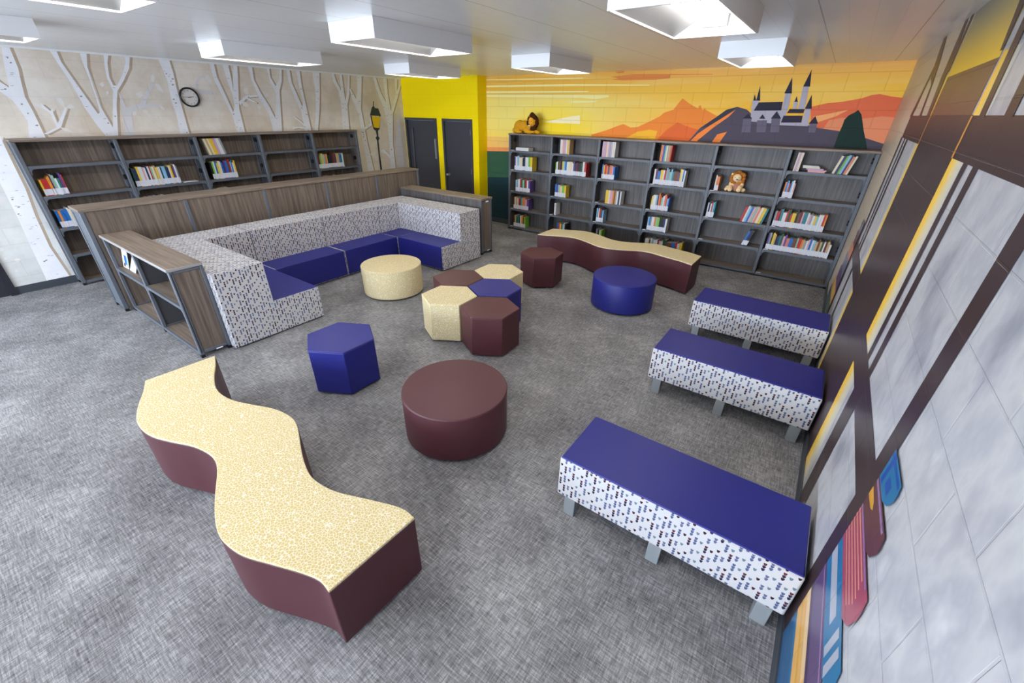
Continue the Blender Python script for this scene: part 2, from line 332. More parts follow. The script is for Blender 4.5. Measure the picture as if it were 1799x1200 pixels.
# printed shapes of the murals, in wall coordinates (along the wall, height)
BIRCH=[
('trunk',[(-6.34,2.841),(-6.28,2.833),(-6.29,2.607),(-6.32,2.473),(-6.35,2.307),(-6.34,2.154),(-6.34,1.914),(-6.34,1.848),(-6.49,1.853),(-6.43,2.044),(-6.45,2.168),(-6.47,2.259),(-6.51,2.318),(-6.57,2.389),(-6.53,2.506),(-6.50,2.457),(-6.45,2.401),(-6.44,2.438),(-6.39,2.657)]),
('trunk',[(-5.94,2.850),(-5.87,2.845),(-5.87,2.704),(-5.81,2.468),(-5.72,2.124),(-5.69,2.145),(-5.67,2.327),(-5.66,2.523),(-5.66,2.712),(-5.65,2.851),(-5.57,2.855),(-5.63,2.668),(-5.65,2.443),(-5.66,2.210),(-5.62,1.958),(-5.65,1.843),(-5.73,1.845),(-5.78,1.987),(-5.83,2.191),(-5.86,2.465),(-5.91,2.693)]),
('trunk',[(-5.40,2.858),(-5.34,2.861),(-5.40,2.732),(-5.44,2.567),(-5.43,2.469),(-5.39,2.470),(-5.29,2.593),(-5.20,2.747),(-5.18,2.860),(-5.11,2.861),(-5.18,2.682),(-5.30,2.525),(-5.41,2.402),(-5.48,2.230),(-5.60,1.841),(-5.66,1.843),(-5.56,2.125),(-5.46,2.400),(-5.47,2.549),(-5.44,2.713)]),
('pale',[(-5.52,1.839),(-5.41,1.835),(-5.35,2.125),(-5.32,2.170),(-5.20,2.198),(-4.94,2.238),(-4.93,2.260),(-5.14,2.249),(-5.06,2.362),(-5.02,2.417),(-4.94,2.517),(-4.98,2.524),(-5.07,2.415),(-5.21,2.252),(-5.38,2.205),(-5.39,2.352),(-5.40,2.403),(-5.43,2.230),(-5.46,2.072)]),
('trunk',[(-4.80,2.838),(-4.66,2.837),(-4.66,2.665),(-4.68,2.484),(-4.69,2.280),(-4.71,1.813),(-4.84,1.817),(-4.80,2.127),(-4.80,2.333),(-4.77,2.552),(-4.78,2.676)]),
('trunk',[(-6.34,1.898),(-6.19,1.968),(-6.19,2.123),(-6.25,2.202),(-6.30,2.224),(-6.23,2.233),(-6.18,2.155),(-6.15,2.187),(-6.16,2.139),(-6.17,2.009),(-6.08,2.123),(-6.02,2.205),(-6.01,2.189),(-6.08,2.074),(-6.15,1.968),(-6.31,1.889)]),
('leaf',[(-6.07,2.316),(-6.03,2.309),(-6.01,2.253),(-6.03,2.189),(-6.06,2.236)]),
('leaf',[(-6.01,2.205),(-5.96,2.238),(-5.93,2.198),(-5.99,2.181)]),
('leaf',[(-6.31,2.232),(-6.26,2.244),(-6.23,2.210),(-6.28,2.201)]),
('leaf',[(-6.16,1.968),(-6.10,1.958),(-6.06,1.910),(-6.13,1.922)]),
('leaf',[(-4.98,2.542),(-4.95,2.613),(-4.92,2.632),(-4.91,2.589),(-4.95,2.525)]),
('leaf',[(-4.94,2.517),(-4.89,2.510),(-4.87,2.449),(-4.87,2.395),(-4.93,2.438)]),
('leaf',[(-5.22,2.375),(-5.15,2.408),(-5.13,2.360),(-5.18,2.327)]),
('leaf',[(-4.98,2.238),(-4.94,2.220),(-4.93,2.173),(-4.97,2.192)]),
('leaf',[(-5.58,2.478),(-5.53,2.505),(-5.53,2.464),(-5.56,2.443)]),
('leaf',[(-5.54,2.389),(-5.51,2.399),(-5.52,2.365),(-5.54,2.356)]),
('leaf',[(-5.33,2.152),(-5.29,2.161),(-5.29,2.117),(-5.33,2.081),(-5.34,2.108)]),
('leaf',[(-5.21,2.171),(-5.16,2.184),(-5.14,2.153),(-5.19,2.130)]),
('pale',[(-4.42,2.448),(-4.39,2.571),(-4.32,2.640),(-4.24,2.654),(-4.23,2.636),(-4.32,2.612),(-4.37,2.554),(-4.39,2.468),(-4.18,2.447),(-4.19,2.398),(-4.41,2.391)]),
('leaf',[(-4.24,2.654),(-4.19,2.661),(-4.17,2.583),(-4.19,2.539),(-4.24,2.598)]),
('leaf',[(-4.28,2.386),(-4.24,2.368),(-4.23,2.319),(-4.28,2.337)]),
('trunk',[(-4.13,2.848),(-4.06,2.843),(-4.07,2.645),(-4.02,2.413),(-3.97,2.150),(-3.92,2.254),(-3.91,2.397),(-3.93,2.595),(-3.94,2.834),(-3.85,2.841),(-3.86,2.638),(-3.88,2.458),(-3.83,2.659),(-3.77,2.847),(-3.71,2.842),(-3.75,2.663),(-3.81,2.420),(-3.86,2.214),(-3.87,1.808),(-3.99,1.811),(-4.00,2.109),(-4.06,2.353),(-4.12,2.585)]),
('trunk',[(-3.84,2.307),(-3.69,2.404),(-3.50,2.414),(-3.50,2.389),(-3.67,2.369),(-3.54,2.303),(-3.56,2.288),(-3.71,2.352),(-3.83,2.256)]),
('leaf',[(-3.69,2.414),(-3.72,2.464),(-3.70,2.510),(-3.65,2.538),(-3.64,2.498),(-3.65,2.426)]),
('leaf',[(-3.79,2.302),(-3.74,2.315),(-3.69,2.258),(-3.74,2.232),(-3.79,2.252)]),
('leaf',[(-3.55,2.243),(-3.51,2.265),(-3.47,2.251),(-3.54,2.185)]),
('leaf',[(-3.39,2.476),(-3.34,2.457),(-3.31,2.404),(-3.38,2.381)]),
('trunk',[(-3.55,2.838),(-3.48,2.835),(-3.50,2.637),(-3.44,2.453),(-3.35,2.263),(-3.29,2.065),(-3.17,2.441),(-3.23,2.609),(-3.24,2.832),(-3.19,2.832),(-3.21,2.694),(-3.15,2.560),(-3.06,2.660),(-3.01,2.832),(-2.97,2.835),(-3.02,2.641),(-3.10,2.487),(-3.15,2.222),(-3.23,1.788),(-3.38,1.793),(-3.38,2.132),(-3.49,2.368),(-3.54,2.655)]),
('trunk',[(-2.89,2.833),(-2.83,2.831),(-2.84,2.628),(-2.78,2.431),(-2.73,2.250),(-2.69,2.343),(-2.71,2.546),(-2.71,2.827),(-2.64,2.827),(-2.66,2.570),(-2.65,2.251),(-2.64,1.771),(-2.78,1.775),(-2.77,2.180),(-2.84,2.385),(-2.89,2.648)]),
('trunk',[(-2.40,2.818),(-2.25,2.821),(-2.31,2.516),(-2.38,2.231),(-2.53,1.768),(-2.59,1.770),(-2.46,2.230),(-2.40,2.512)]),
('trunk',[(-1.99,2.821),(-1.94,2.820),(-1.92,2.697),(-1.84,2.557),(-1.82,2.820),(-1.77,2.818),(-1.78,2.535),(-1.78,2.363),(-1.70,2.538),(-1.62,2.820),(-1.59,2.817),(-1.66,2.490),(-1.75,2.289),(-1.80,1.746),(-1.95,1.750),(-1.89,2.336),(-1.90,2.531),(-1.99,2.693)]),
('trunk',[(-1.41,2.821),(-1.30,2.822),(-1.37,2.500),(-1.43,2.242),(-1.39,1.595),(-1.30,0.860),(-1.47,0.877),(-1.50,1.600),(-1.51,2.137),(-1.62,2.417),(-1.64,2.577),(-1.62,2.590),(-1.52,2.407),(-1.46,2.547)]),
('trunk',[(-1.41,1.884),(-1.25,1.955),(-1.25,2.058),(-1.22,2.071),(-1.21,1.922),(-1.40,1.838)]),
('trunk',[(-1.02,2.811),(-0.95,2.807),(-0.88,2.568),(-0.76,2.358),(-0.76,2.625),(-0.76,2.807),(-0.67,2.807),(-0.68,2.522),(-0.65,2.196),(-0.54,2.390),(-0.46,2.529),(-0.45,2.811),(-0.37,2.813),(-0.42,2.585),(-0.31,2.725),(-0.29,2.817),(-0.26,2.819),(-0.29,2.699),(-0.42,2.448),(-0.60,2.140),(-0.69,1.566),(-0.70,0.832),(-0.86,0.847),(-0.79,1.570),(-0.78,2.028),(-0.88,2.356),(-0.98,2.616)]),
('pale',[(-0.46,2.253),(-0.36,2.282),(-0.42,1.734),(-0.42,0.837),(-0.61,0.855),(-0.60,1.592)]),
('trunk',[(-0.80,1.303),(-0.96,1.426),(-1.06,1.422),(-1.05,1.383),(-0.93,1.341),(-0.83,1.230)]),
('leaf',[(-1.36,1.367),(-1.24,1.403),(-1.21,1.329),(-1.33,1.322)]),
('leaf',[(-1.26,1.303),(-1.18,1.312),(-1.17,1.224),(-1.23,1.213)]),
('leaf',[(-3.05,2.144),(-3.01,2.178),(-2.98,2.133),(-3.02,2.064)]),
('leaf',[(-2.91,2.190),(-2.86,2.202),(-2.87,2.168)]),
('leaf',[(-3.28,2.373),(-3.22,2.364),(-3.26,2.319)]),
('trunk',[(-3.02,1.913),(-2.85,1.921),(-2.75,1.908),(-2.83,1.992),(-2.95,2.087),(-2.93,2.098),(-2.80,2.004),(-2.74,1.920),(-2.77,1.877),(-2.88,1.898),(-3.00,1.882)]),
('lamp',[(-1.10,2.373),(-1.08,2.373),(-1.10,2.286),(-1.07,2.246),(-0.99,2.242),(-0.94,2.098),(-1.23,2.111),(-1.16,2.250),(-1.12,2.285)]),
('glass',[(-1.20,2.098),(-0.96,2.084),(-1.03,1.864),(-1.19,1.878)]),
('lamp',[(-1.22,2.106),(-1.19,2.106),(-1.17,1.877),(-1.19,1.867)]),
('lamp',[(-0.99,2.098),(-0.96,2.098),(-1.02,1.852),(-1.04,1.864)]),
('lamp',[(-1.10,2.098),(-1.08,2.098),(-1.11,1.871),(-1.12,1.871)]),
('lamp',[(-1.20,1.881),(-1.01,1.863),(-1.04,1.830),(-1.07,1.814),(-1.08,1.702),(-1.05,1.667),(-1.09,1.617),(-1.10,1.322),(-1.09,0.869),(-1.15,0.876),(-1.14,1.324),(-1.13,1.619),(-1.16,1.676),(-1.12,1.709),(-1.13,1.815),(-1.17,1.833)]),
('trunk',[(-6.94,1.559),(-6.73,1.886),(-6.74,1.675),(-6.75,1.282),(-6.79,0.934),(-6.81,0.532),(-6.77,0.094),(-6.77,-0.033),(-7.01,0.042),(-7.00,0.149),(-6.98,0.528),(-6.95,0.962),(-6.94,1.268)]),
('pale',[(-7.03,1.234),(-6.94,1.195),(-6.98,1.155),(-7.07,1.139)]),
('leaf',[(-7.22,0.585),(-7.23,0.571),(-7.25,0.569),(-7.27,0.579),(-7.27,0.596),(-7.25,0.610),(-7.23,0.612),(-7.22,0.602)]),
('leaf',[(-7.23,0.467),(-7.24,0.458),(-7.25,0.457),(-7.26,0.464),(-7.26,0.475),(-7.25,0.484),(-7.24,0.486),(-7.23,0.479)]),
('leaf',[(-7.13,0.427),(-7.15,0.414),(-7.17,0.412),(-7.18,0.423),(-7.18,0.440),(-7.17,0.453),(-7.15,0.455),(-7.13,0.444)]),
('leaf',[(-7.20,0.297),(-7.21,0.290),(-7.22,0.289),(-7.23,0.295),(-7.23,0.304),(-7.22,0.311),(-7.21,0.312),(-7.21,0.306)]),]
SUNSET=[
('green',[(-6.66,1.471),(-5.94,1.505),(-5.68,0.886),(-6.14,0.621),(-6.69,0.957)]),
('teal',[(-6.69,0.943),(-5.39,1.044),(-5.32,-0.479),(-6.73,-0.742)]),
('salmon',[(-6.66,1.550),(-5.94,1.575),(-5.94,1.500),(-6.66,1.471)]),
('peach',[(-6.65,1.756),(-5.97,1.763),(-5.94,1.574),(-6.66,1.550)]),
('pale',[(-6.63,2.781),(-4.45,2.759),(-4.45,2.747),(-6.63,2.763)]),
('pale',[(-6.63,2.677),(-4.67,2.668),(-3.24,2.637),(-3.24,2.626),(-4.67,2.639),(-6.63,2.645)]),
('pale',[(-6.63,2.580),(-4.30,2.559),(-4.35,2.543),(-6.64,2.543)]),
('pale',[(-6.64,2.522),(-3.94,2.497),(-3.92,2.467),(-4.18,2.434),(-4.44,2.455),(-6.64,2.476)]),
('pale',[(-4.65,2.407),(-4.11,2.414),(-4.20,2.388),(-4.65,2.376)]),
('sunglow',[(-5.19,2.060),(-4.90,2.116),(-4.63,2.164),(-4.45,2.184),(-4.43,2.044),(-4.62,2.046),(-5.02,2.047)]),
('redcloud',[(-3.93,2.762),(-3.62,2.781),(-3.46,2.769),(-2.93,2.759),(-2.93,2.716),(-3.19,2.702),(-3.70,2.705),(-3.90,2.720),(-3.78,2.736)]),
('redcloud',[(-3.63,2.792),(-2.30,2.760),(-2.31,2.751),(-3.46,2.766)]),
('redcloud',[(-3.86,2.830),(-3.70,2.834),(-3.71,2.811),(-3.81,2.810)]),
('hillred',[(-0.94,2.341),(-0.77,2.386),(-0.60,2.404),(-0.41,2.442),(-0.32,2.478),(-0.24,2.490),(-0.12,2.463),(0.01,2.446),(0.08,1.898),(-0.18,1.917),(-0.82,1.969)]),
('hillpink',[(-0.71,2.089),(-0.68,2.186),(-0.54,2.220),(-0.35,2.208),(-0.13,2.243),(0.04,2.231),(0.08,1.898),(-0.66,1.960)]),
('hilllight',[(-0.87,2.230),(-0.70,2.265),(-0.50,2.314),(-0.62,2.234),(-0.82,2.151)]),
('mtn',[(-4.19,1.875),(-3.87,1.971),(-3.70,2.034),(-3.60,2.066),(-3.46,2.015),(-3.34,2.028),(-3.15,2.113),(-2.99,2.193),(-2.93,2.247),(-2.79,2.290),(-2.74,2.364),(-2.68,2.446),(-2.54,2.365),(-2.41,2.308),(-2.41,2.348),(-2.38,2.351),(-2.36,2.303),(-2.33,2.295),(-2.32,2.316),(-2.28,2.286),(-2.11,2.208),(-1.89,2.088),(-1.82,1.800),(-4.15,1.767)]),
('mtndark',[(-3.00,1.820),(-2.84,2.004),(-2.69,2.114),(-2.56,2.070),(-2.43,2.036),(-2.26,2.004),(-2.17,1.820)]),
('foot',[(-3.59,1.814),(-3.33,1.958),(-3.13,1.995),(-2.99,1.980),(-3.02,1.799)]),
('rock',[(-2.48,1.824),(-2.33,2.039),(-2.11,2.208),(-2.00,2.298),(-1.86,2.337),(-1.72,2.301),(-1.63,2.234),(-1.61,2.148),(-0.97,2.139),(-0.80,2.094),(-0.53,2.062),(-0.44,2.001),(-0.23,1.994),(0.01,1.926),(0.06,1.802),(-2.00,1.772)]),
('rockdark',[(-2.33,2.039),(-2.11,2.208),(-2.00,2.298),(-1.86,2.337),(-1.93,2.273),(-2.06,2.174),(-2.19,2.071)]),
('slash',[(-2.44,1.845),(-2.34,1.964),(-2.19,2.080),(-2.04,2.183),(-1.87,2.303),(-1.95,2.202),(-2.13,2.055),(-2.29,1.900),(-2.36,1.830)]),
('slash',[(-2.12,1.822),(-2.05,1.965),(-1.92,2.005),(-1.96,1.923),(-2.01,1.809)]),
('stone',[(-1.68,2.416),(-1.59,2.416),(-1.60,2.285),(-1.61,2.148),(-1.64,2.156)]),
('stone',[(-1.63,2.288),(-1.28,2.296),(-1.26,2.126),(-1.63,2.151)]),
('stone',[(-1.29,2.507),(-1.22,2.507),(-1.20,2.371),(-1.21,2.191),(-1.27,2.131),(-1.28,2.371)]),
('stone',[(-1.10,2.584),(-1.03,2.582),(-1.00,2.308),(-1.08,2.308)]),
('stone',[(-1.16,2.407),(-1.11,2.407),(-1.10,2.307),(-1.14,2.307)]),
('stone',[(-0.99,2.321),(-0.93,2.322),(-0.90,2.113),(-0.99,2.113)]),
('stone',[(-1.25,2.148),(-0.90,2.148),(-0.90,2.109),(-1.27,2.112)]),
('roof',[(-1.67,2.416),(-1.67,2.498),(-1.63,2.416)]),
('roof',[(-1.63,2.416),(-1.63,2.602),(-1.58,2.416)]),
('roof',[(-1.59,2.394),(-1.29,2.403),(-1.28,2.296),(-1.63,2.288)]),
('roof',[(-1.30,2.503),(-1.26,2.693),(-1.21,2.502)]),
('roof',[(-1.10,2.582),(-1.06,2.775),(-1.02,2.581)]),
('roof',[(-1.15,2.403),(-1.14,2.470),(-1.11,2.403)]),
('roof',[(-1.00,2.318),(-0.97,2.485),(-0.92,2.319)]),
('roof',[(-1.18,2.315),(-1.00,2.316),(-1.00,2.267),(-1.20,2.264)]),
('roof',[(-1.23,2.232),(-1.00,2.236),(-0.99,2.151),(-1.24,2.145)]),
('stonedark',[(-1.74,2.189),(-1.63,2.191),(-1.60,2.009),(-1.72,2.004)]),
('stonedark',[(-1.37,2.196),(-1.26,2.198),(-1.23,2.022),(-1.34,2.018)]),
('stonedark',[(-1.55,2.167),(-1.42,2.170),(-1.40,2.016),(-1.52,2.011)]),
('stonedark',[(-0.89,2.141),(-0.80,2.143),(-0.79,2.034),(-0.87,2.031)]),
('roof',[(-1.38,2.193),(-1.33,2.288),(-1.25,2.195)]),
('roof',[(-1.53,2.188),(-1.50,2.246),(-1.45,2.189)]),
('roof',[(-0.90,2.139),(-0.85,2.234),(-0.79,2.143)]),
('roof',[(-1.75,2.185),(-1.69,2.250),(-1.62,2.188)]),
('bush',[(-0.52,1.800),(-0.52,2.030),(-0.51,2.127),(-0.51,2.197),(-0.48,2.249),(-0.43,2.281),(-0.40,2.312),(-0.35,2.262),(-0.31,2.179),(-0.26,2.071),(-0.21,1.979),(-0.13,1.823)]),]
RIGHTTOP=[
('brown',[(-1.88,2.910),(-2.02,2.904),(-2.38,2.660),(-2.55,2.482),(-2.72,2.245),(-2.60,2.245),(-2.49,2.470),(-2.18,2.557),(-2.07,2.244),(-1.87,2.244),(-2.12,2.629)]),
('brown',[(-2.88,2.880),(-2.99,2.875),(-3.15,2.521),(-3.22,2.245),(-3.06,2.245),(-2.93,2.494)]),
('brown',[(-3.10,2.875),(-3.19,2.871),(-3.20,2.518),(-3.10,2.514)]),
('brown',[(-4.47,2.718),(-4.60,2.714),(-4.63,2.505),(-4.58,2.506)]),
('brown',[(-4.71,2.711),(-4.83,2.690),(-4.91,2.247),(-4.81,2.247)]),
('brown',[(-5.18,2.505),(-5.30,2.491),(-5.34,2.248),(-5.22,2.248)]),]


# --- left wall: birch forest mural
bm_ = {'base': wall_paint('birch_backdrop', (238, 229, 217), 'x', 0.45, ((218, 203, 184), 1.5), 0.5, 0.07),
       'trunk': wall_paint('birch_trunk_paint', (244, 243, 245), 'x', 0.4, ((236, 235, 240), 3.0), 0.5, 0.05),
       'pale': wall_paint('pale_trunk_paint', (224, 219, 220), 'x', 0.4),
       'leaf': wall_paint('leaf_paint', (236, 230, 224), 'x', 0.4),
       'edge': wall_paint('trunk_edge_paint', (186, 166, 144), 'x', 0.45),
       'low': wall_paint('birch_low_pale_paint', (226, 226, 222), 'x', 0.45, ((206, 206, 204), 2.2), 0.5, 0.1), 'lamp': plain('lamp_post_paint', (40, 58, 62), 0.45), 'glass': plain('lamp_glass_paint', (238, 196, 30), 0.45),
       'bark': plain('bark_mark_paint', (150, 146, 150), 0.5)}
order = list(bm_); idx = {k: i for i, k in enumerate(order)}
mb = MB()
mb.box(-W-0.15, -W, -7.31, YB, 0, H, idx['base']); mb.box(-W-0.15, -W, -8.30, -7.31, 2.08, H, idx['base']); 
for y0, y1, z0, z1 in ((YN, -8.30, 0, 0.75), (YN, -8.30, 2.45, H), (-9.0, -8.30, 0.75, 2.45), (-11.9, -11.3, 0.75, 2.45), (YN, -14.2, 0.75, 2.45)): mb.box(-W-0.15, -W, y0, y1, z0, z1, idx['base'])
onL = lambda a, b, d: (-W+d, a, b)
rb = random.Random(3)
print_poly(mb, onL, [(-7.31, 0), (-6.4, 0), (-6.4, 1.7), (-6.75, 1.78), (-7.0, 1.7), (-7.31, 1.75)], -1, idx['low'])  # paler, greyer area low on the mural's left end
for c, pts in BIRCH:
    if c == 'trunk':
        print_poly(mb, onL, [(a+0.03, b-0.008) for a, b in pts], 0, idx['edge'])
for k, (c, pts) in enumerate(BIRCH):
    print_poly(mb, onL, pts, 1+(k % 5) + (8 if c == 'lamp' else 7 if c == 'glass' else 0), idx[c])
    if c == 'trunk':
        y0, y1 = min(p[0] for p in pts), max(p[0] for p in pts); z0, z1 = min(p[1] for p in pts), min(H, max(p[1] for p in pts))
        for _ in range(int(90*(y1-y0)*(z1-z0))+12):
            y, z = rb.uniform(y0, y1), rb.uniform(z0, z1); w = rb.uniform(0.015, 0.05)
            if inside((y, z), pts) and inside((y+w, z), pts):
                h = rb.choice((0.003, 0.004, 0.012)) if w < 0.04 else 0.004
                print_poly(mb, onL, [(y, z-h*0.4), (y+w*0.5, z-h), (y+w, z), (y+w*0.5, z+h*0.6)], 8, idx['bark'])
wl = struct(mb.build('wall_left', [bm_[k] for k in order]))
d3 = struct(thing('door_3', 'dark door in the birch wall by the left picture edge', 'door', (-W, -7.8, 0)))
MB().box(-W-0.02, -W+0.03, -7.38, -7.312, 0, 2.075).box(-W-0.02, -W+0.03, -8.298, -8.23, 0, 2.075).box(-W-0.02, -W+0.03, -8.23, -7.38, 2.0, 2.075).build('door_frame', plain('black_door_frame', (28, 29, 38), 0.5), d3, True)
MB().box(-W-0.05, -W-0.005, -8.23, -7.38, 0.005, 2.0).build('door_leaf', plain('dark_door_leaf', (34, 35, 44), 0.5), d3, True)

# --- far wall: sunset mural
def sunset_sky():
    s = N('sunset_sky', 0.5, 0.12); o = s.obj(); sp = s.n('ShaderNodeSeparateXYZ'); s.l(o, sp.inputs[0])
    z = s.m2('MULTIPLY', s.m2('SUBTRACT', sp.outputs[2], 1.4), 0.69)
    colz = s.ramp(z, [(0.0, (240, 190, 110)), (0.18, (250, 216, 84)), (0.45, (251, 230, 124)), (0.7, (250, 228, 126)), (0.8, (244, 192, 76)), (1.0, (240, 182, 78))])
    x = s.m2('MULTIPLY', s.m2('ADD', sp.outputs[0], 6.6), 1/6.6)
    warm = s.ramp(z, [(0.2, (252, 158, 62)), (0.55, (254, 192, 62)), (0.8, (253, 200, 74)), (1.0, (245, 184, 100))])
    col = s.mix(s.ramp(x, [(0.3, (0, 0, 0)), (0.62, (255, 255, 255))]), colz, warm)
    gx = s.m2('POWER', s.m2('ADD', sp.outputs[0], 5.0), 2.0); gz = s.m2('MULTIPLY', s.m2('POWER', s.m2('SUBTRACT', sp.outputs[2], 2.0), 2.0), 5.0)
    g = s.m2('SUBTRACT', 1.0, s.m2('MINIMUM', s.m2('ADD', gx, gz), 1.0))
    col = s.mix(s.m2('MULTIPLY', g, 0.9), col, lin((252, 218, 0)))
    st = s.noise(s.map(o, (0.5, 1, 9)), 1.0, 2.0, 0.5)
    col = s.mix(s.m2('MULTIPLY', s.ramp(st, [(0.5, (0, 0, 0)), (0.62, (255, 255, 255))]), 0.18), col, lin((250, 232, 160)))
    cb = s.n('ShaderNodeCombineXYZ'); s.l(sp.outputs[0], cb.inputs[0]); s.l(sp.outputs[2], cb.inputs[1])
    br = s.n('ShaderNodeTexBrick'); s.l(cb.outputs[0], br.inputs['Vector'])
    br.inputs['Scale'].default_value = 1.0; br.inputs['Brick Width'].default_value = 0.42; br.inputs['Row Height'].default_value = 0.21
    br.inputs['Mortar Size'].default_value = 0.005; br.inputs['Mortar Smooth'].default_value = 0.4
    s.color(s.mix(s.m2('MULTIPLY', br.outputs['Fac'], 0.16), col, lin((120, 70, 40))))
    s.bump(s.m2('SUBTRACT', 1.0, br.outputs['Fac']), 0.5, 0.004)
    return s.m
SC = {'green': (52, 88, 66), 'teal': (32, 56, 64), 'salmon': (238, 150, 88), 'peach': (246, 196, 108), 'pale': (253, 238, 160), 'sunglow': (255, 240, 190),
      'redcloud': (232, 142, 74), 'hillred': (230, 112, 74), 'hillpink': (236, 146, 104), 'hilllight': (250, 176, 110), 'mtn': (244, 140, 56), 'mtndark': (230, 108, 50),
      'foot': (252, 188, 52), 'rock': (84, 76, 90), 'rockdark': (58, 58, 72), 'slash': (250, 140, 62), 'stone': (182, 176, 190), 'roof': (46, 42, 60), 'stonedark': (110, 102, 120), 'bush': (24, 50, 44)}
mats = [sunset_sky()] + [wall_paint('mural_'+k, v, 'y', 0.5, None, 0.12) for k, v in SC.items()]
idx = {k: i+1 for i, k in enumerate(SC)}
mb = MB().box(XB-0.01, 0.15, 0, 0.15, 0, H, 0)
onF = lambda a, b, d: (a, -d, b)
for k, (c, pts) in enumerate(SUNSET): print_poly(mb, onF, [(max(a, XB+0.001), b) for a, b in pts], 0.4*k, idx[c])
struct(mb.build('wall_far', mats))

# --- yellow closet with two dark doors in the far left corner
YELLOW = wall_paint('yellow_wall_paint', (254, 224, 0), 'y', 0.5, None, 0.15, 0.06)
D1 = (-8.80, -7.79); D2 = (-7.625, -6.77); DH = 2.072
mb = MB()
for x0, x1, z0 in ((-W, D1[0], 0), (D1[1], D2[0], 0), (D2[1], XB, 0), (D1[0], D1[1], DH), (D2[0], D2[1], DH)): mb.box(x0, x1, YB, YB+0.12, z0, H)
mb.box(XB-0.12, XB, YB+0.12, 0, 0, H)
struct(mb.build('wall_closet', YELLOW))
def door(name, x0, x1, label, knob_left):
    d = struct(thing(name, label, 'door', ((x0+x1)/2, YB, 0)))
    fr = plain('door_frame_paint', (62, 62, 70), 0.45)
    MB().box(x0, x0+0.05, YB-0.015, YB+0.1, 0, DH).box(x1-0.05, x1, YB-0.015, YB+0.1, 0, DH).box(x0+0.05, x1-0.05, YB-0.015, YB+0.1, DH-0.05, DH).build('door_frame', fr, d, True)
    MB().box(x0+0.053, x1-0.053, YB+0.02, YB+0.065, 0.006, DH-0.053).build('door_leaf', CHARCOAL, d, True)
    if knob_left:
        MB().tube((x0+0.11, YB+0.02, 0.95), (x0+0.11, YB-0.03, 0.95), 0.012).ball((x0+0.11, YB-0.045, 0.95), 0.03).tube((x0+0.11, YB+0.02, 0.95), (x0+0.11, YB+0.012, 0.95), 0.034).build('door_knob', STEEL, d, True)
        for z in (1.83, 1.06, 0.25): MB().tube((x1-0.055, YB-0.005, z-0.05), (x1-0.055, YB-0.005, z+0.05), 0.008).build('hinge', STEEL, d, True)
    else:
        MB().box(x1-0.13, x1-0.075, YB+0.01, YB+0.02, 1.25, 1.66).build('push_plate', STEEL, d, True)
        MB().box(x0+0.2, x0+0.245, YB-0.02, YB+0.02, 1.77, 1.87).tube((x0+0.22, YB-0.004, 1.8), (x0+0.2, YB-0.004, 1.06), 0.011).box(x0+0.18, x0+0.23, YB-0.015, YB+0.02, 0.99, 1.08).build('bolt_rod', plain('dark_steel', (92, 94, 100), 0.4, 0.5, 0.6), d, True)
door('door_1', D1[0], D1[1], 'charcoal door with vertical bolt rod and steel plate in yellow wall', False)
door('door_2', D2[0], D2[1], 'plain charcoal door with round knob in yellow wall', True)

# --- right wall: mural of dark beams, pale panes and two stacks of painted books
RC = {'pane': None, 'glow': 0, 'topglow': 0, 'cream': (196, 183, 162), 'brown': (58, 43, 45), 'brown2': (104, 76, 60),
      'rim': (196, 138, 62),
      'blue': (34, 104, 146), 'bluedeep': (24, 70, 146), 'maroon': (92, 54, 56), 'gold': (200, 146, 48), 'rose': (152, 68, 84), 'roseline': (204, 134, 118), 'lilac': (132, 104, 144),
      'purple': (86, 66, 104), 'purpled': (62, 46, 78), 'grey': (160, 164, 176), 'tan': (206, 158, 86), 'tanlight': (214, 182, 136), 'navy': (36, 84, 124), 'slate': (104, 106, 128), 'coral': (206, 128, 100), 'pinegreen': (66, 92, 92)}
def glow_mat(k):                          # the printed yellow glow round the painted panel
    s = N('mural_'+k, 0.34, 0.4); o = s.obj(); sp = s.n('ShaderNodeSeparateXYZ'); s.l(o, sp.inputs[0])
    if k == 'glow':
        d = s.m2('MAXIMUM', s.m2('MULTIPLY', s.m2('ADD', sp.outputs[1], 3.27), 1.4), s.m2('SUBTRACT', -4.66, sp.outputs[1]))
        s.color(s.ramp(s.m2('DIVIDE', d, 0.29), [(0.0, (250, 196, 48)), (0.25, (240, 202, 84)), (0.6, (218, 206, 168)), (1.0, (196, 196, 196))]))
    else:
        s.color(s.ramp(s.m2('DIVIDE', s.m2('SUBTRACT', sp.outputs[2], 2.47), 0.36), [(0.0, (252, 208, 58)), (0.3, (226, 188, 70)), (0.7, (160, 148, 100)), (1.0, (120, 122, 108))]))
    return s.m
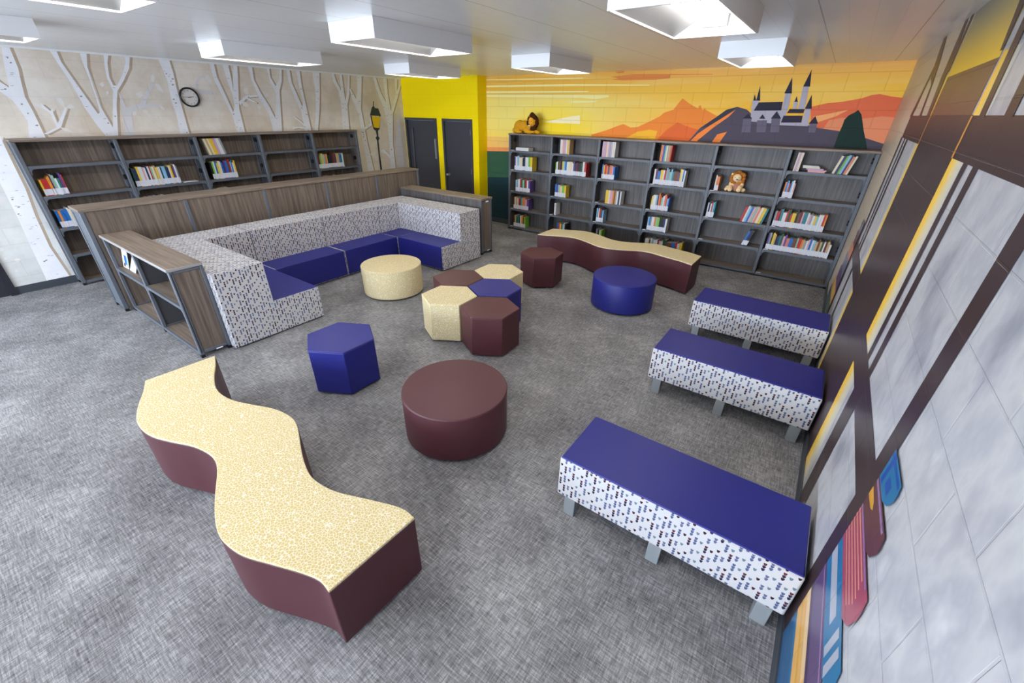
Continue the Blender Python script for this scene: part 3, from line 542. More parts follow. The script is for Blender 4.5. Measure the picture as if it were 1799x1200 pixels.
def pane_mat():
    s = N('pale_mural_panes', 0.32, 0.45); o = s.obj()
    f = s.noise(s.map(o, (1, 1.6, 1.1), (0.6, 0, 0)), 2.2, 4.0, 0.6)
    col = s.ramp(f, [(0.30, (140, 141, 150)), (0.44, (172, 172, 178)), (0.50, (186, 186, 188)), (0.60, (168, 169, 175)), (0.72, (200, 200, 202))])
    sp = s.n('ShaderNodeSeparateXYZ'); s.l(o, sp.inputs[0])
    cb = s.n('ShaderNodeCombineXYZ'); s.l(sp.outputs[1], cb.inputs[0]); s.l(sp.outputs[2], cb.inputs[1])
    br = s.n('ShaderNodeTexBrick'); s.l(cb.outputs[0], br.inputs['Vector'])
    br.inputs['Scale'].default_value = 1.0; br.inputs['Brick Width'].default_value = 0.42; br.inputs['Row Height'].default_value = 0.21
    br.inputs['Mortar Size'].default_value = 0.005; br.inputs['Mortar Smooth'].default_value = 0.4
    s.color(s.mix(s.m2('MULTIPLY', br.outputs['Fac'], 0.10), col, lin((120, 118, 120))))
    h = s.m2('ADD', s.m2('MULTIPLY', s.m2('SUBTRACT', 1.0, br.outputs['Fac']), 1.0), s.m2('MULTIPLY', f, 0.5))
    s.bump(h, 0.5, 0.004)
    return s.m
mats = [pane_mat() if v is None else glow_mat(k) if k in ('glow', 'topglow') else wall_paint('mural_'+k, v, 'x', 0.34, None, 0.4) for k, v in RC.items()]
idx = {k: i for i, k in enumerate(RC)}
mb = MB().box(0, 0.15, YN, 0, 0, H, 0)
onR = lambda a, b, d: (-d, a, b)
lay = [0]
def R(c, y0, y1, z0, z1): lay[0] += 0.4; print_poly(mb, onR, [(y0, z0), (y1, z0), (y1, z1), (y0, z1)], lay[0], idx[c])
def P(c, pts): lay[0] += 0.4; print_poly(mb, onR, pts, lay[0], idx[c])
R('cream', -1.9, 0, 0.09, H)
R('cream', -3.27, -1.9, 2.25, H)
R('glow', -3.27, -3.07, 0.1, 2.5); R('glow', -4.94, -4.66, 0.1, 2.5); R('topglow', -4.62, -3.24, 2.47, H)
R('brown', -4.66, -3.27, 0.1, 2.255)
R('brown2', -4.62, -3.26, 2.255, 2.48); R('brown', -4.62, -3.26, 2.455, 2.462)
R('brown', -9.4, -1.93, 2.07, 2.252)
R('brown', -5.03, -4.95, 1.1, 2.07); R('brown', -5.235, -5.14, 1.1, 2.07)
R('brown', -6.07, -4.66, 0.92, 1.10); R('brown', -5.255, -5.03, 0.1, 0.92); R('brown', -6.07, -5.935, 0.0, 2.07)
R('brown', -3.27, -1.89, 0.92, 1.08); R('brown', -2.0, -1.88, 0.1, 2.07); R('brown', -2.28, -2.2, 1.08, 2.07); R('brown', -2.5, -2.39, 1.08, 2.07); R('brown', -2.54, -2.44, 0.1, 0.92)
R('rim', -3.29, -3.25, 2.07, 2.25); R('rim', -4.68, -4.64, 2.07, 2.25)
for c, pts in RIGHTTOP: P(c, pts)
# right stack of painted books (rounded fore edges towards the camera)
def bk(c, y0, y1, z0, z1, r=0.05): P(c, [(y0, z0), (y0, z1), (y1+r*0.3, z1), (y1, z1-(z1-z0)*0.25), (y1, z1-(z1-z0)*0.45), (y1+r*0.5, z0+(z1-z0)*0.2), (y1+r*1.6, z0)] if y1 < y0 else [(y0, z0), (y0, z1), (y1-r*0.3, z1), (y1, z1-(z1-z0)*0.3), (y1-r*1.2, z0)])
Y0 = -6.068
bk('navy', Y0, -6.42, 0.10, 0.30); R('blue', -6.40, Y0, 0.27, 0.295)
bk('tan', Y0, -6.50, 0.30, 0.47); R('tanlight', -6.47, Y0, 0.42, 0.465); R('gold', -6.45, Y0, 0.36, 0.375)
bk('purple', Y0, -6.59, 0.47, 0.65); R('purpled', -6.55, Y0, 0.475, 0.50); R('lilac', -6.57, Y0, 0.615, 0.63)
bk('blue', Y0, -6.64, 0.65, 0.81); R('grey', -6.40, Y0, 0.70, 0.76); R('grey', -6.50, -6.46, 0.66, 0.79); R('grey', -6.57, -6.53, 0.66, 0.79)
bk('rose', Y0, -6.52, 0.81, 1.0)
for zz in (0.84, 0.865, 0.89, 0.915, 0.94, 0.965): R('roseline', -6.45+abs(zz-0.9)*0.6, Y0, zz, zz+0.009)
R('lilac', -6.46, Y0, 0.985, 0.998)
bk('maroon', Y0, -6.385, 1.0, 1.135); P('gold', [(Y0, 1.045), (Y0, 1.085), (-6.15, 1.08), (-6.18, 1.066), (-6.15, 1.05)]); R('lilac', -6.34, Y0, 1.112, 1.126)
bk('blue', Y0, -6.28, 1.135, 1.262); R('bluedeep', -6.12, -6.09, 1.14, 1.262); R('bluedeep', -6.26, Y0, 1.235, 1.25); R('bluedeep', -6.21, -6.15, 1.165, 1.205)
# left stack of painted books
Y1 = -1.885
for c, ye, z0, z1 in (('pinegreen', -0.95, 0.10, 0.30), ('tan', -1.08, 0.30, 0.46), ('purple', -1.22, 0.46, 0.64), ('slate', -1.30, 0.64, 0.82), ('coral', -1.40, 0.82, 0.97), ('maroon', -1.50, 0.97, 1.12), ('slate', -1.58, 1.12, 1.25)):
    bk(c, Y1, ye, z0, z1)
struct(mb.build('wall_right', mats))

# --- near wall with windows (behind the camera)
mb = MB(); xs = [-W, -8.55, -5.85, -5.75, -3.05, -2.95, -0.25, 0]
mb.box(-W, 0, YN-0.15, YN, 0, 0.58).box(-W, 0, YN-0.15, YN, 2.52, H)
for i in (0, 2, 4, 6): mb.box(xs[i], xs[i+1], YN-0.15, YN, 0.58, 2.52)
struct(mb.build('wall_near', plain('cream_wall_paint', (222, 216, 204), 0.6)))
for k, i in enumerate((1, 3, 5)):
    x0, x1 = xs[i], xs[i+1]; f = MB()
    for a, b, c, d in ((x0, x0+0.05, 0.58, 2.52), (x1-0.05, x1, 0.58, 2.52), (x0, x1, 0.58, 0.63), (x0, x1, 2.47, 2.52), ((x0+x1)/2-0.025, (x0+x1)/2+0.025, 0.63, 2.47)): f.box(a, b, YN-0.1, YN-0.04, c, d)
    struct(f.build('window_%d' % (k+1), FIXT))
for k, (y0, y1) in enumerate(((-11.3, -9.0), (-14.2, -11.9))):
    f = MB()
    for a, b, c, d in ((y0, y0+0.05, 0.75, 2.45), (y1-0.05, y1, 0.75, 2.45), (y0, y1, 0.75, 0.8), (y0, y1, 2.4, 2.45), ((y0+y1)/2-0.025, (y0+y1)/2+0.025, 0.8, 2.4)): f.box(-W-0.12, -W-0.08, a, b, c, d)
    struct(f.build('window_%d' % (k+4), FIXT))
# --- baseboards and the white strip along the birch wall's top
struct(MB().box(-W, -W+0.012, -7.31, YB, 0, 0.099).build('baseboard_left', BASEB))
struct(MB().box(XB, 0, -0.012, 0, 0, 0.099).build('baseboard_far', BASEB))
struct(MB().box(-0.012, 0, YN, -0.012, 0, 0.099).build('baseboard_right', BASEB))
struct(MB().box(XB, XB+0.012, YB, -0.012, 0, 0.099).box(D1[1], D2[0], YB-0.012, YB, 0, 0.099).box(D2[1], XB, YB-0.012, YB, 0, 0.099).build('baseboard_closet', BASEB))
struct(MB().box(-W, -W+0.03, YN, YB, H-0.022, H-0.001).build('trim_1', FIXT))

# ------------------------------------------------------------------ bookcases
def bookcase(name, label, cat, loc, rz, n, bay, D, Hh, shelves, end_wood=(True, True), caps=None, stickers=False, edge=None, back_posts=False, divider=True, back=None):
    t = thing(name, label, cat, loc, rz); L = n*bay
    for i in range(n+1):
        x = i*bay; end = i in (0, n)
        mb = MB().box(x-0.022, x+0.022, 0, 0.034, 0.03, Hh-0.032).box(x-0.022, x+0.022, D-0.03, D+(0.004 if back_posts else 0), 0.03, Hh-0.032)
        mb.box(x-0.016, x+0.016, 0.034, D-0.03, Hh-0.062, Hh-0.032).box(x-0.016, x+0.016, 0.034, D-0.03, 0.04, 0.075)
        mb.build('upright', METAL, t, bevel=0.006)
        MB().box(x-0.02, x+0.02, 0.0, 0.035, 0, 0.03).box(x-0.02, x+0.02, D-0.035, D, 0, 0.03).build('foot', BLACK, t)
        if end:
            MB().box(x-0.011, x+0.011, 0.036, D-0.032, 0.076, Hh-0.063).build('end_panel', WOODZ if end_wood[0 if i == 0 else 1] else METAL, t)
            sx = -0.0225 if i == 0 else 0.0215
            MB().box(x+sx, x+sx+0.001, 0.012, 0.02, 0.06, Hh-0.05).build('slot', DARKM, t)
        elif divider:
            MB().box(x-0.006, x+0.006, 0.036, D-0.032, 0.076, Hh-0.063).build('divider', DIVM, t)
    for i in range(n):
        x0, x1 = i*bay+0.024, (i+1)*bay-0.024
        MB().box(x0, x1, D-0.02, D-0.006, 0.05, Hh-0.034).build('back_panel', back or WOODZ, t)
        for k, s in enumerate(shelves):
            sh = MB().box(x0, x1, 0.02, D-0.022, s-0.022, s).build('shelf', WOODX, t)
            lip = MB().box(x0, x1, 0.002, 0.019, s-0.034, s+0.001)
            if s > 0.1:
                for xa, sg in ((x0, 1), (x1, -1)):
                    q = [(xa, s-0.034), (xa, s-0.10), (xa+sg*0.012, s-0.10)] + [(xa+sg*(0.06-0.048*math.cos(u)), s-0.082+0.048*math.sin(u)) for u in (0.3, 0.7, 1.1, 1.5)] + [(xa+sg*0.07, s-0.034)]
                    m = len(q); vs = [(a, 0.004, b) for a, b in q] + [(a, 0.018, b) for a, b in q]
                    lip.add(vs, [tuple(range(m)), tuple(range(m, 2*m))[::-1]] + [(j, m+j, m+(j+1) % m, (j+1) % m) for j in range(m)])
            lip.build('shelf_lip', METAL, sh)
            if stickers and not (k == 0 and i in (1, 2, 3, 4, 5)) and not (k == 4 and i in (1, 2, 3)):
                MB().box(x0+0.012, x0+0.075, -0.001, 0.016, s+0.0012, s+0.006).build('label_strip', WHITE, sh)
        if caps:
            for (xo, zc) in caps:
                right = xo < 0; sd = (i+1)*bay-0.012 if right else i*bay+0.012; sg = -1 if right else 1; y = D*0.55
                MB().tube((sd, y, zc), (sd+sg*0.02, y, zc), 0.036, 18).build('bracing_cap', BLACK, t)
                MB().tube((sd+sg*0.012, y, zc-0.25), (sd+sg*0.012, y, zc+0.12), 0.005, 6).build('bracing_rod', METAL if right else DARKM, t)
    mb = MB().box(-0.026, L+0.026, -0.012, D+(0.006 if back_posts else 0), Hh-0.032, Hh)
    if edge: mb.mi = [0, 0, 1, 1, 1, 1]
    mb.build('top', [WOODX, edge or WOODX], t, bevel=0.005)
    return t
SH = [1.553, 1.192, 0.783, 0.43, 0.06]
LIGHTEDGE = plain('pale_edge_band', (150, 148, 148), 0.45)
BCF = bookcase('bookcase', 'long six-bay grey oak bookcase under the castle sunset mural', 'bookcase', (-5.787, -0.316, 0), 0, 6, 0.96, 0.285, 1.856, SH, caps=[(0.1, 1.73)], stickers=True, back=WOODG)
for zc in (1.73, 1.30, 0.93, 0.55): MB().tube((5.748, 0.15, zc), (5.728, 0.15, zc), 0.036, 18).build('bracing_cap', BLACK, BCF)
BCL = bookcase('bookcase', 'tall five-bay grey oak bookcase against the birch forest mural', 'bookcase', (-W+0.272, -1.837-5*0.9707, 0), math.pi/2, 5, 0.9707, 0.25, 1.856, SH, end_wood=(False, True), caps=[(-0.13, 1.74), (-0.13, 1.33)])
bookcase('bookcase', 'waist-high row of oak panelled shelving standing behind the long side of the lounge seating', 'bookcase', (-7.405, -1.65, 0), -math.pi/2, 5, 0.996, 0.365, 1.2246, [0.79, 0.43, 0.06], end_wood=(True, False), back_posts=True)
LOWN = bookcase('low_bookcase', 'low two-bay open bookcase with two leaning magazines, nearest the left picture edge', 'bookcase', (-7.0, -6.57, 0), 0, 2, 0.945, 0.285, 0.94, [0.555, 0.06], caps=[(-0.13, 0.82), (-0.13, 0.2)], edge=LIGHTEDGE)
MB().box(1.93, 1.9335, 0.14, 0.2, 0.05, 0.062).build('label_strip', WHITE, LOWN)
LOWF = bookcase('low_bookcase', 'low oak-backed bookcase behind the far arm of the lounge seating', 'bookcase', (-5.055, -1.865, 0), math.pi, 2, 0.965, 0.285, 0.95, [0.5, 0.06], back_posts=True, back=WOODG)
MB().box(-0.0275, -0.0235, 0.1, 0.17, 0.885, 0.905).build('label_strip', WHITE, LOWF)
MB().box(-0.0275, -0.0235, 0.08, 0.15, 0.045, 0.06).build('label_strip', WHITE, LOWF)

# ------------------------------------------------------------------ books
BK = {'w': ('white', (228, 228, 226)), 'c': ('cream', (236, 222, 190)), 'g': ('grey', (150, 152, 158)), 'k': ('black', (32, 32, 38)), 'n': ('navy', (38, 50, 96)),
      'b': ('blue', (36, 110, 190)), 'l': ('light blue', (138, 190, 214)), 't': ('teal', (40, 128, 140)), 'e': ('dark green', (40, 84, 60)), 'm': ('mint green', (140, 192, 158)),
      'i': ('lime green', (126, 190, 60)), 'y': ('yellow', (238, 200, 50)), 'a': ('tan', (204, 170, 116)), 'o': ('orange', (228, 134, 50)), 'r': ('red', (196, 44, 42)),
      'x': ('maroon', (112, 34, 48)), 'p': ('purple', (96, 70, 140)), 'v': ('lilac', (196, 174, 200)), 'q': ('pink', (226, 168, 176)), 's': ('salmon', (226, 132, 110)), 'z': ('brown', (112, 70, 50))}
BM = {k: plain('book_cover_'+v[0].replace(' ', '_'), tuple(0.9*c for c in v[1]), 0.45, 0.4) for k, v in BK.items()}
PAGES = plain('book_pages', (226, 218, 200), 0.9, 0.1)
LABEL = plain('white_spine_label', (206, 206, 214), 0.6, 0.3)
ORD = ['first', 'second', 'third', 'fourth', 'fifth', 'sixth', 'seventh', 'eighth', 'ninth', 'tenth', 'eleventh', 'twelfth', 'thirteenth', 'fourteenth', 'fifteenth', 'sixteenth', 'seventeenth', 'eighteenth', 'nineteenth']
def ordinal(k): return ORD[k] if k < 19 else ('twentieth' if k == 19 else 'thirtieth' if k == 29 else ('twenty-' if k < 29 else 'thirty-')+ORD[(k+1) % 10-1])
def book_shape(mb, t, h, d, M=None, mc=0, mp=1, x=0.0, y=0.0, z=0.0):
    b = 0.0025 if t > 0.008 else 0.0012; q = MB()
    q.box(-t/2, t/2, 0, b, 0, h, mc).box(-t/2, -t/2+b, b, d, 0, h, mc).box(t/2-b, t/2, b, d, 0, h, mc)
    q.box(-t/2+b, t/2-b, b, d-0.004, 0.003, h-0.003, mp)
    vs = q.v if M is None else [tuple(M @ Vector(v)) for v in q.v]
    k = len(mb.v); mb.v += [(a+x, bb+y, c+z) for a, bb, c in vs]; mb.f += [[i+k for i in f] for f in q.f]; mb.mi += q.mi
stuff = MB(); stuff_m = list(BK); SIDX = {k: i for i, k in enumerate(stuff_m)}
def row(case, place, bay_w, bay, sh, x0, x1, codes, hh=(0.21, 0.25), label=True, tilt=0.0, depth=0.16, far=False, y=0.03, where=None, sameh=False):
    """one row of books: every book an object (rows that show smallest go into one heap of stuff)"""
    n = len(codes); rr = random.Random(bay*17+sh*5+n+int(x0*1000)); ws = [rr.uniform(0.72, 1.3) for _ in codes]; tot = sum(ws); x = x0
    z = SH[sh-1] if case is not LOWN else 0.555
    grp = 'books in ' + place
    hs = rr.uniform(*hh)
    for k, c in enumerate(codes):
        t = (x1-x0)*ws[k]/tot
        if not (sameh or (k and codes[k-1] == c)): hs = rr.uniform(*hh)
        h = hs; d = depth*rr.uniform(0.9, 1.08)
        xc = (bay-1)*bay_w + x + t/2; x += t
        yy = y + rr.uniform(0, 0.008)
        Mt = Matrix.Translation((xc - (t/2 if tilt > 0 else -t/2), yy, z+0.001)) @ Matrix.Rotation(tilt, 4, 'Y') @ Matrix.Translation(((t/2 if tilt > 0 else -t/2)*1, 0, 0)) if tilt else Matrix.Translation((xc, yy, z+0.001))
        if tilt: Mt = Matrix.Translation((0, 0, abs(math.sin(tilt))*t*0.98)) @ Mt
        if far:
            Mw = case.matrix_basis @ Mt; q = MB(); book_shape(q, t*0.96*math.cos(tilt), h, d, None, SIDX[c], len(stuff_m))
            if label: q.box(-t*0.47, t*0.47, -0.0012, 0.002, 0.008, 0.082, len(stuff_m)+1)
            kk = len(stuff.v); stuff.v += [tuple(Mw @ Vector(v)) for v in q.v]; stuff.f += [[i+kk for i in f] for f in q.f]; stuff.mi += q.mi
            continue
        mb = MB(); book_shape(mb, t*0.96*math.cos(tilt), h, d)
        o = mb.build('book', [BM[c], PAGES]); o.matrix_basis = case.matrix_basis @ Mt
        tag(o, '%s book %s from left in %s' % (BK[c][0], ordinal(k), place), 'book', grp)
        if label: MB().box(-t*0.475, t*0.475, -0.0012, 0.0025, 0.008, 0.082).build('spine_label', LABEL, o)
BAYN = {1: 'leftmost', 2: 'second', 3: 'third', 4: 'fourth', 5: 'fifth', 6: 'rightmost'}
SHN = {1: 'top', 2: 'second', 3: 'third', 4: 'fourth', 5: 'bottom'}
def S(bay, sh, x0, x1, codes, place=None, **k):
    row(BCF, place or '%s bay, %s shelf, bookcase under castle mural' % (BAYN[bay], SHN[sh]), 0.96, bay, sh, x0, x1, codes, **k)
def B(bay, sh, x0, x1, codes, place=None, **k):
    row(BCL, place or '%s bay, %s shelf, birch mural bookcase' % (BAYN[bay], SHN[sh]), 0.9707, bay, sh, x0, x1, codes, **k)
S(1, 2, 0.10, 0.53, 'pwlccknwwiy', hh=(0.22, 0.27)); S(1, 3, 0.14, 0.49, 'lgwremerwp', far=True); S(1, 4, 0.09, 0.47, 'zcawrtmosqp', far=True); S(1, 5, 0.10, 0.40, 'zaetkcozi', far=True)
S(2, 1, 0.17, 0.37, 'wcqqvwya', label=False, sameh=True, hh=(0.235, 0.24)); S(2, 2, 0.095, 0.74, 'iwkzkylbwcccwpnxkkewr'); S(2, 3, 0.113, 0.355, 'bplywiiy', hh=(0.2, 0.23), far=True)
S(2, 4, 0.122, 0.166, 'w', hh=(0.22, 0.23), far=True); S(2, 5, 0.22, 0.413, 'broyelwk', far=True)
S(3, 1, 0.053, 0.294, 'vqvqcvgvwcw', label=False, sameh=True, hh=(0.24, 0.245)); S(3, 2, 0.094, 0.335, 'byroposqb'); S(3, 3, 0.215, 0.513, 'yywqvozawnw', label=False, sameh=True, hh=(0.225, 0.23))
S(3, 4, 0.075, 0.215, 'ltwrzbl', far=True); S(3, 5, 0.109, 0.228, 'gkwi', far=True)
S(4, 1, 0.119, 0.295, 'ospbmcgaor', label=False, sameh=True, hh=(0.235, 0.24)); S(4, 2, 0.071, 0.579, 'wxbbyywrlgmltzzzpycbw', hh=(0.21, 0.27)); S(4, 3, 0.1, 0.4, 'ywwlnormwsrlb', hh=(0.2, 0.27))
S(4, 4, 0.097, 0.43, 'lbgwwomikknw', hh=(0.21, 0.24)); S(4, 5, 0.109, 0.759, 'wwzwlwwxqweezzzbbrwy', far=True)
S(5, 2, 0.082, 0.141, 'cso', hh=(0.2, 0.25)); S(5, 3, 0.056, 0.17, 'wnwrlt')
S(5, 3, 0.56, 0.87, 'rwlbqmqscyt', place='leaning row, fifth bay, third shelf, castle mural bookcase', tilt=math.radians(11), label=False, hh=(0.22, 0.25))
S(5, 4, 0.671, 0.754, 'bnk', tilt=math.radians(15), hh=(0.23, 0.25))
S(6, 1, 0.09, 0.159, 'cvqwc', label=False, sameh=True, hh=(0.235, 0.24), tilt=math.radians(2), place='upright set, rightmost bay, top shelf, castle mural bookcase')
S(6, 1, 0.545, 0.72, 'cnilnsc', label=False, tilt=math.radians(12), hh=(0.22, 0.25), place='leaning row, rightmost bay, top shelf, castle mural bookcase')
S(6, 2, 0.054, 0.183, 'oblrnlwq', hh=(0.19, 0.25)); S(6, 3, 0.044, 0.684, 'grxtwwreryykzxqttwqgwylwwro', hh=(0.2, 0.25)); S(6, 4, 0.05, 0.852, 'pgkyaknteqpssbbzzmrroagwqbwlazaewxaw', hh=(0.2, 0.26))
B(1, 2, 0.06, 0.29, 'yrrrryongmwttzpr', hh=(0.19, 0.26)); B(1, 3, 0.06, 0.32, 'bobbbwczwyw', hh=(0.22, 0.25)); B(2, 2, 0.05, 0.61, 'ennywwqwnwrmcaywwnllnncyzpwg', hh=(0.23, 0.27))
B(2, 3, 0.1, 0.34, 'wplwg', far=True, hh=(0.25, 0.27)); B(3, 1, 0.15, 0.40, 'cacyyqvwwg', label=False, tilt=math.radians(-10), sameh=True, hh=(0.235, 0.24)); B(3, 2, 0.099, 0.478, 'kiwbyccbnpbzrlbwy', hh=(0.23, 0.28))
B(3, 3, 0.06, 0.285, 'wnwecl', far=True, hh=(0.25, 0.27)); B(4, 3, 0.05, 0.238, 'ygc', far=True, hh=(0.25, 0.27)); B(5, 2, 0.04, 0.6, 'ximyloakkkxznaabtw', hh=(0.22, 0.27)); B(5, 3, 0.06, 0.42, 'wgobbn', far=True, hh=(0.25, 0.27))
so = stuff.build('book', [BM[k] for k in stuff_m] + [PAGES, LABEL]); so['kind'] = 'stuff'
tag(so, 'small far books in the remaining half-hidden and lower rows of both bookcases', 'books')
# flat books
def flat(case, bay_w, bay, sh, x, w, z0, t, c, label, rz=0.0, d=0.17, grp=None):
    mb = MB(); M = Matrix.Rotation(math.pi/2, 4, 'Y') @ Matrix.Rotation(0, 4, 'Z')
    book_shape(mb, t, w, d, Matrix.Rotation(math.pi/2, 4, 'Y'))
    o = mb.build('book', [BM[c], PAGES]); o.matrix_basis = case.matrix_basis @ Matrix.Translation(((bay-1)*bay_w+x, 0.035, SH[sh-1]+z0+t/2)) @ Matrix.Rotation(rz, 4, 'Z')
    tag(o, label, 'book', grp)
flat(BCF, 0.96, 1, 1, 0.13, 0.30, 0.001, 0.026, 'w', 'lower of two white books lying flat below the lying plush lion', grp='flat white books on the top shelf')
flat(BCF, 0.96, 1, 1, 0.13, 0.30, 0.028, 0.026, 'w', 'upper of two white books lying flat below the lying plush lion', grp='flat white books on the top shelf')
for k, (x, w, c, l) in enumerate([(0.27, 0.20, 'q', 'pink book lying flat at the bottom of the slumped pile, rightmost bay'), (0.265, 0.215, 'q', 'pink book lying flat second from bottom of the slumped pile, rightmost bay'),
                                  (0.245, 0.20, 'v', 'lilac book lying flat in the middle of the slumped pile, rightmost bay'), (0.20, 0.20, 'c', 'cream book lying flat second from top of the slumped pile, rightmost bay'), (0.195, 0.19, 'w', 'white book lying flat on top of the slumped pile, rightmost bay')]):
    flat(BCF, 0.96, 6, 1, x, w, 0.001+0.0165*k, 0.016, c, l, rz=0.02*k, grp='slumped pile of flat books')
mb = MB().box(0, 0.2, 0, 0.13, 0, 0.004).box(0.02, 0.1, 0.01, 0.12, 0.004, 0.008)
o = mb.build('booklet', WHITE); o.matrix_basis = BCL.matrix_basis @ Matrix.Translation((0.9707+0.64, 0.03, SH[1]+0.001))
tag(o, 'thin white booklet lying flat beside the longest book row, birch mural bookcase', 'booklet')
# two magazines leaning in the low bookcase
def magazine(x, lean, label, mats, cover):
    o = MB().box(-0.09, 0.09, 0, 0.006, 0, 0.25).build('magazine', mats[0]); 
    o.matrix_basis = Matrix.Translation((x, -6.50, 0.5595)) @ Matrix.Rotation(lean, 4, 'X')
    tag(o, label, 'magazine', 'magazines in the low bookcase')
    for k, (a, b, z0, z1, m) in enumerate(cover): MB().box(a, b, -0.0008-0.0002*k, 0, z0, z1).build('cover_picture', m, o)
magazine(-6.875, math.radians(-12), 'magazine with blue and cream picture cover in the low bookcase', [WHITE], [(-0.085, 0.085, 0.13, 0.245, BM['c']), (-0.02, 0.06, 0.04, 0.15, BM['b']), (-0.06, 0.01, 0.012, 0.05, BM['z']), (0.06, 0.085, 0.01, 0.14, BM['m'])])
magazine(-6.66, math.radians(-25), 'plain white magazine leaning beside the picture magazine in the low bookcase', [WHITE], [(-0.08, 0.08, 0.19, 0.24, BM['e'])])

# ------------------------------------------------------------------ lounge seating (five modules)
SZ, BZ, G = 0.39, 0.826, 0.018
def module(label, loc, boxes, seats, rims):
    """boxes: patterned bodies; seats: navy covers (top slab, then fronts)"""
    t = thing('lounge_module', label, 'sofa', loc, 0, 'lounge seating modules')
    MB().union(boxes).build('body', DROPS, t, True, bevel=0.010)
    MB().union(seats).build('seat_cover', NAVY, t, True, bevel=0.006)
    x0, x1, y0, y1 = rims
    MB().box(x0+0.03, x1-0.03, y0+0.03, y1-0.03, 0, G+0.004).build('plinth', BLACK, t, True)
    return t
XO, XI, XS = -6.852, -6.385, -5.975            # outer back, back's front face, seat's front
YN0, YN1, YN2 = -6.282, -5.79, -5.262          # near arm
YF2, YF1, YF0 = -3.205, -2.768, -2.285         # far arm
e = 0.010
module('L-shaped corner module of the lounge with patterned stepped end nearest the low open bookcase', (-6.0, -5.8, 0),
       [(XO, -4.99, YN0, YN1, G, BZ), (XO, XI, YN1, YN2, G, BZ), (XI, -4.99, YN1, YN2-e, G, SZ-e), (-4.99-e, -4.99, YN1, YN2, G, SZ-0.001)],
       [(XI, -4.99-e, YN1, YN2, SZ-e, SZ), (XI+0.41, -4.99-e, YN2-e, YN2, 0.03, SZ-0.001)], (XO, -4.99, YN0, YN2))
def straight(label, y0, y1):
    return module(label, (-6.4, (y0+y1)/2, 0), [(XO, XI, y0, y1, G, BZ), (XI, XS, y0, y1, G, SZ-e), (XI, XS+0.001, y0, y0+e*0.8, G, SZ-0.001), (XI, XS+0.001, y1-e*0.8, y1, G, SZ-0.001)],
                  [(XI, XS+e, y0+e, y1-e, SZ-e, SZ), (XS, XS+e, y0+e, y1-e, 0.03, SZ-0.001)], (XO, XS, y0, y1))
straight('straight lounge module with navy seat next to the near L-shaped corner', -5.252, -4.222)
straight('straight lounge module with navy seat behind the round cream ottoman, beside the far corner', -4.212, -3.215)
module('corner lounge module with square navy seat in the far corner', (-6.4, -2.75, 0), [(XO, XI, YF2, YF0, G, BZ), (XI, XS-0.008, YF1, YF0, G, BZ), (XI, XS-0.008, YF2, YF1, G, SZ-e)],
       [(XI, XS-0.012, YF2+0.004, YF1, SZ-e, SZ)], (XO, XS, YF2, YF0))
module('end lounge module of the far arm with patterned stepped end', (-5.5, -2.75, 0), [(XS, -4.965, YF1, YF0, G, BZ), (XS, -4.965-e, YF2+e, YF1, G, SZ-e), (XS, XS+e*0.8, YF2, YF1, G, SZ-0.001), (-4.965-e, -4.965, YF2, YF1, G, SZ-0.001)],
       [(XS+e, -4.965-e, YF2, YF1, SZ-e, SZ), (XS+e, -4.965-e, YF2, YF2+e, 0.03, SZ-0.001)], (XS, -4.965, YF2, YF0))

# ------------------------------------------------------------------ stools, ottomans, wavy benches
def glides(t, pts):
    for x, y in pts: MB().tube((x, y, 0), (x, y, 0.022), 0.018, 10).build('glide', STEEL, t)
def hexagon(r, a0=0.0): return [(r*math.cos(a0+math.pi*k/3), r*math.sin(a0+math.pi*k/3)) for k in range(6)]
hx = thing('hexagonal_stool', 'navy hexagonal stool standing alone beside the wavy bench with cracked cream top', 'stool', (-3.60, -5.905, 0), math.radians(29.2), 'hexagonal stools')
MB().prism(hexagon(0.312), 0.022, 0.44).build('body', NAVY, hx, bevel=0.008, seg=3)
MB().prism(hexagon(0.3135), 0.438, 0.452).build('top', NAVY, hx, bevel=0.007, seg=3)
glides(hx, hexagon(0.25))
for x, y, a, m, l in ((-2.93, -4.592, 31.8, MAROON, 'maroon hexagonal stool at the front of the honeycomb cluster'), (-3.488, -4.61, 31.8, CREAM, 'cream hexagonal stool at the left front of the honeycomb cluster'),
                      (-3.232, -4.117, 31.8, NAVY, 'navy hexagonal stool in the middle of the honeycomb cluster'), (-3.527, -3.650, 32.4, CREAM, 'cream hexagonal stool at the back of the honeycomb cluster'),
                      (-3.785, -4.135, 32.4, MAROON, 'maroon hexagonal stool at the left back of the honeycomb cluster, beside the cream ottoman'), (-3.509, -2.635, 38.5, MAROON, 'maroon hexagonal stool standing alone in front of the far wavy bench')):
    copy_tree(hx, (x, y, 0), math.radians(a), l, {NAVY.name: m} if m is not NAVY else None)
def ottoman(loc, m, label):
    t = thing('round_ottoman', label, 'ottoman', loc, 0, 'round ottomans'); r = 0.398
    MB().lathe([(0.0, 0.022), (r-0.012, 0.022), (r, 0.034), (r, 0.382), (r-0.003, 0.39)], 72).build('body', m, t)
    MB().lathe([(r-0.001, 0.386), (r+0.002, 0.392), (r-0.004, 0.401), (r-0.015, 0.403), (0.0, 0.404)], 72).build('top', m, t)
    glides(t, [(0.3*math.cos(u), 0.3*math.sin(u)) for u in (0.4, 1.97, 3.54, 5.1)])
ottoman((-2.305, -5.815, 0), MAROON, 'large round maroon ottoman in the middle foreground')
ottoman((-2.22, -2.685, 0), NAVY, 'round navy ottoman in front of the far wavy bench')
ottoman((-4.962, -4.19, 0), CREAM, 'round cream ottoman in front of the lounge seating')

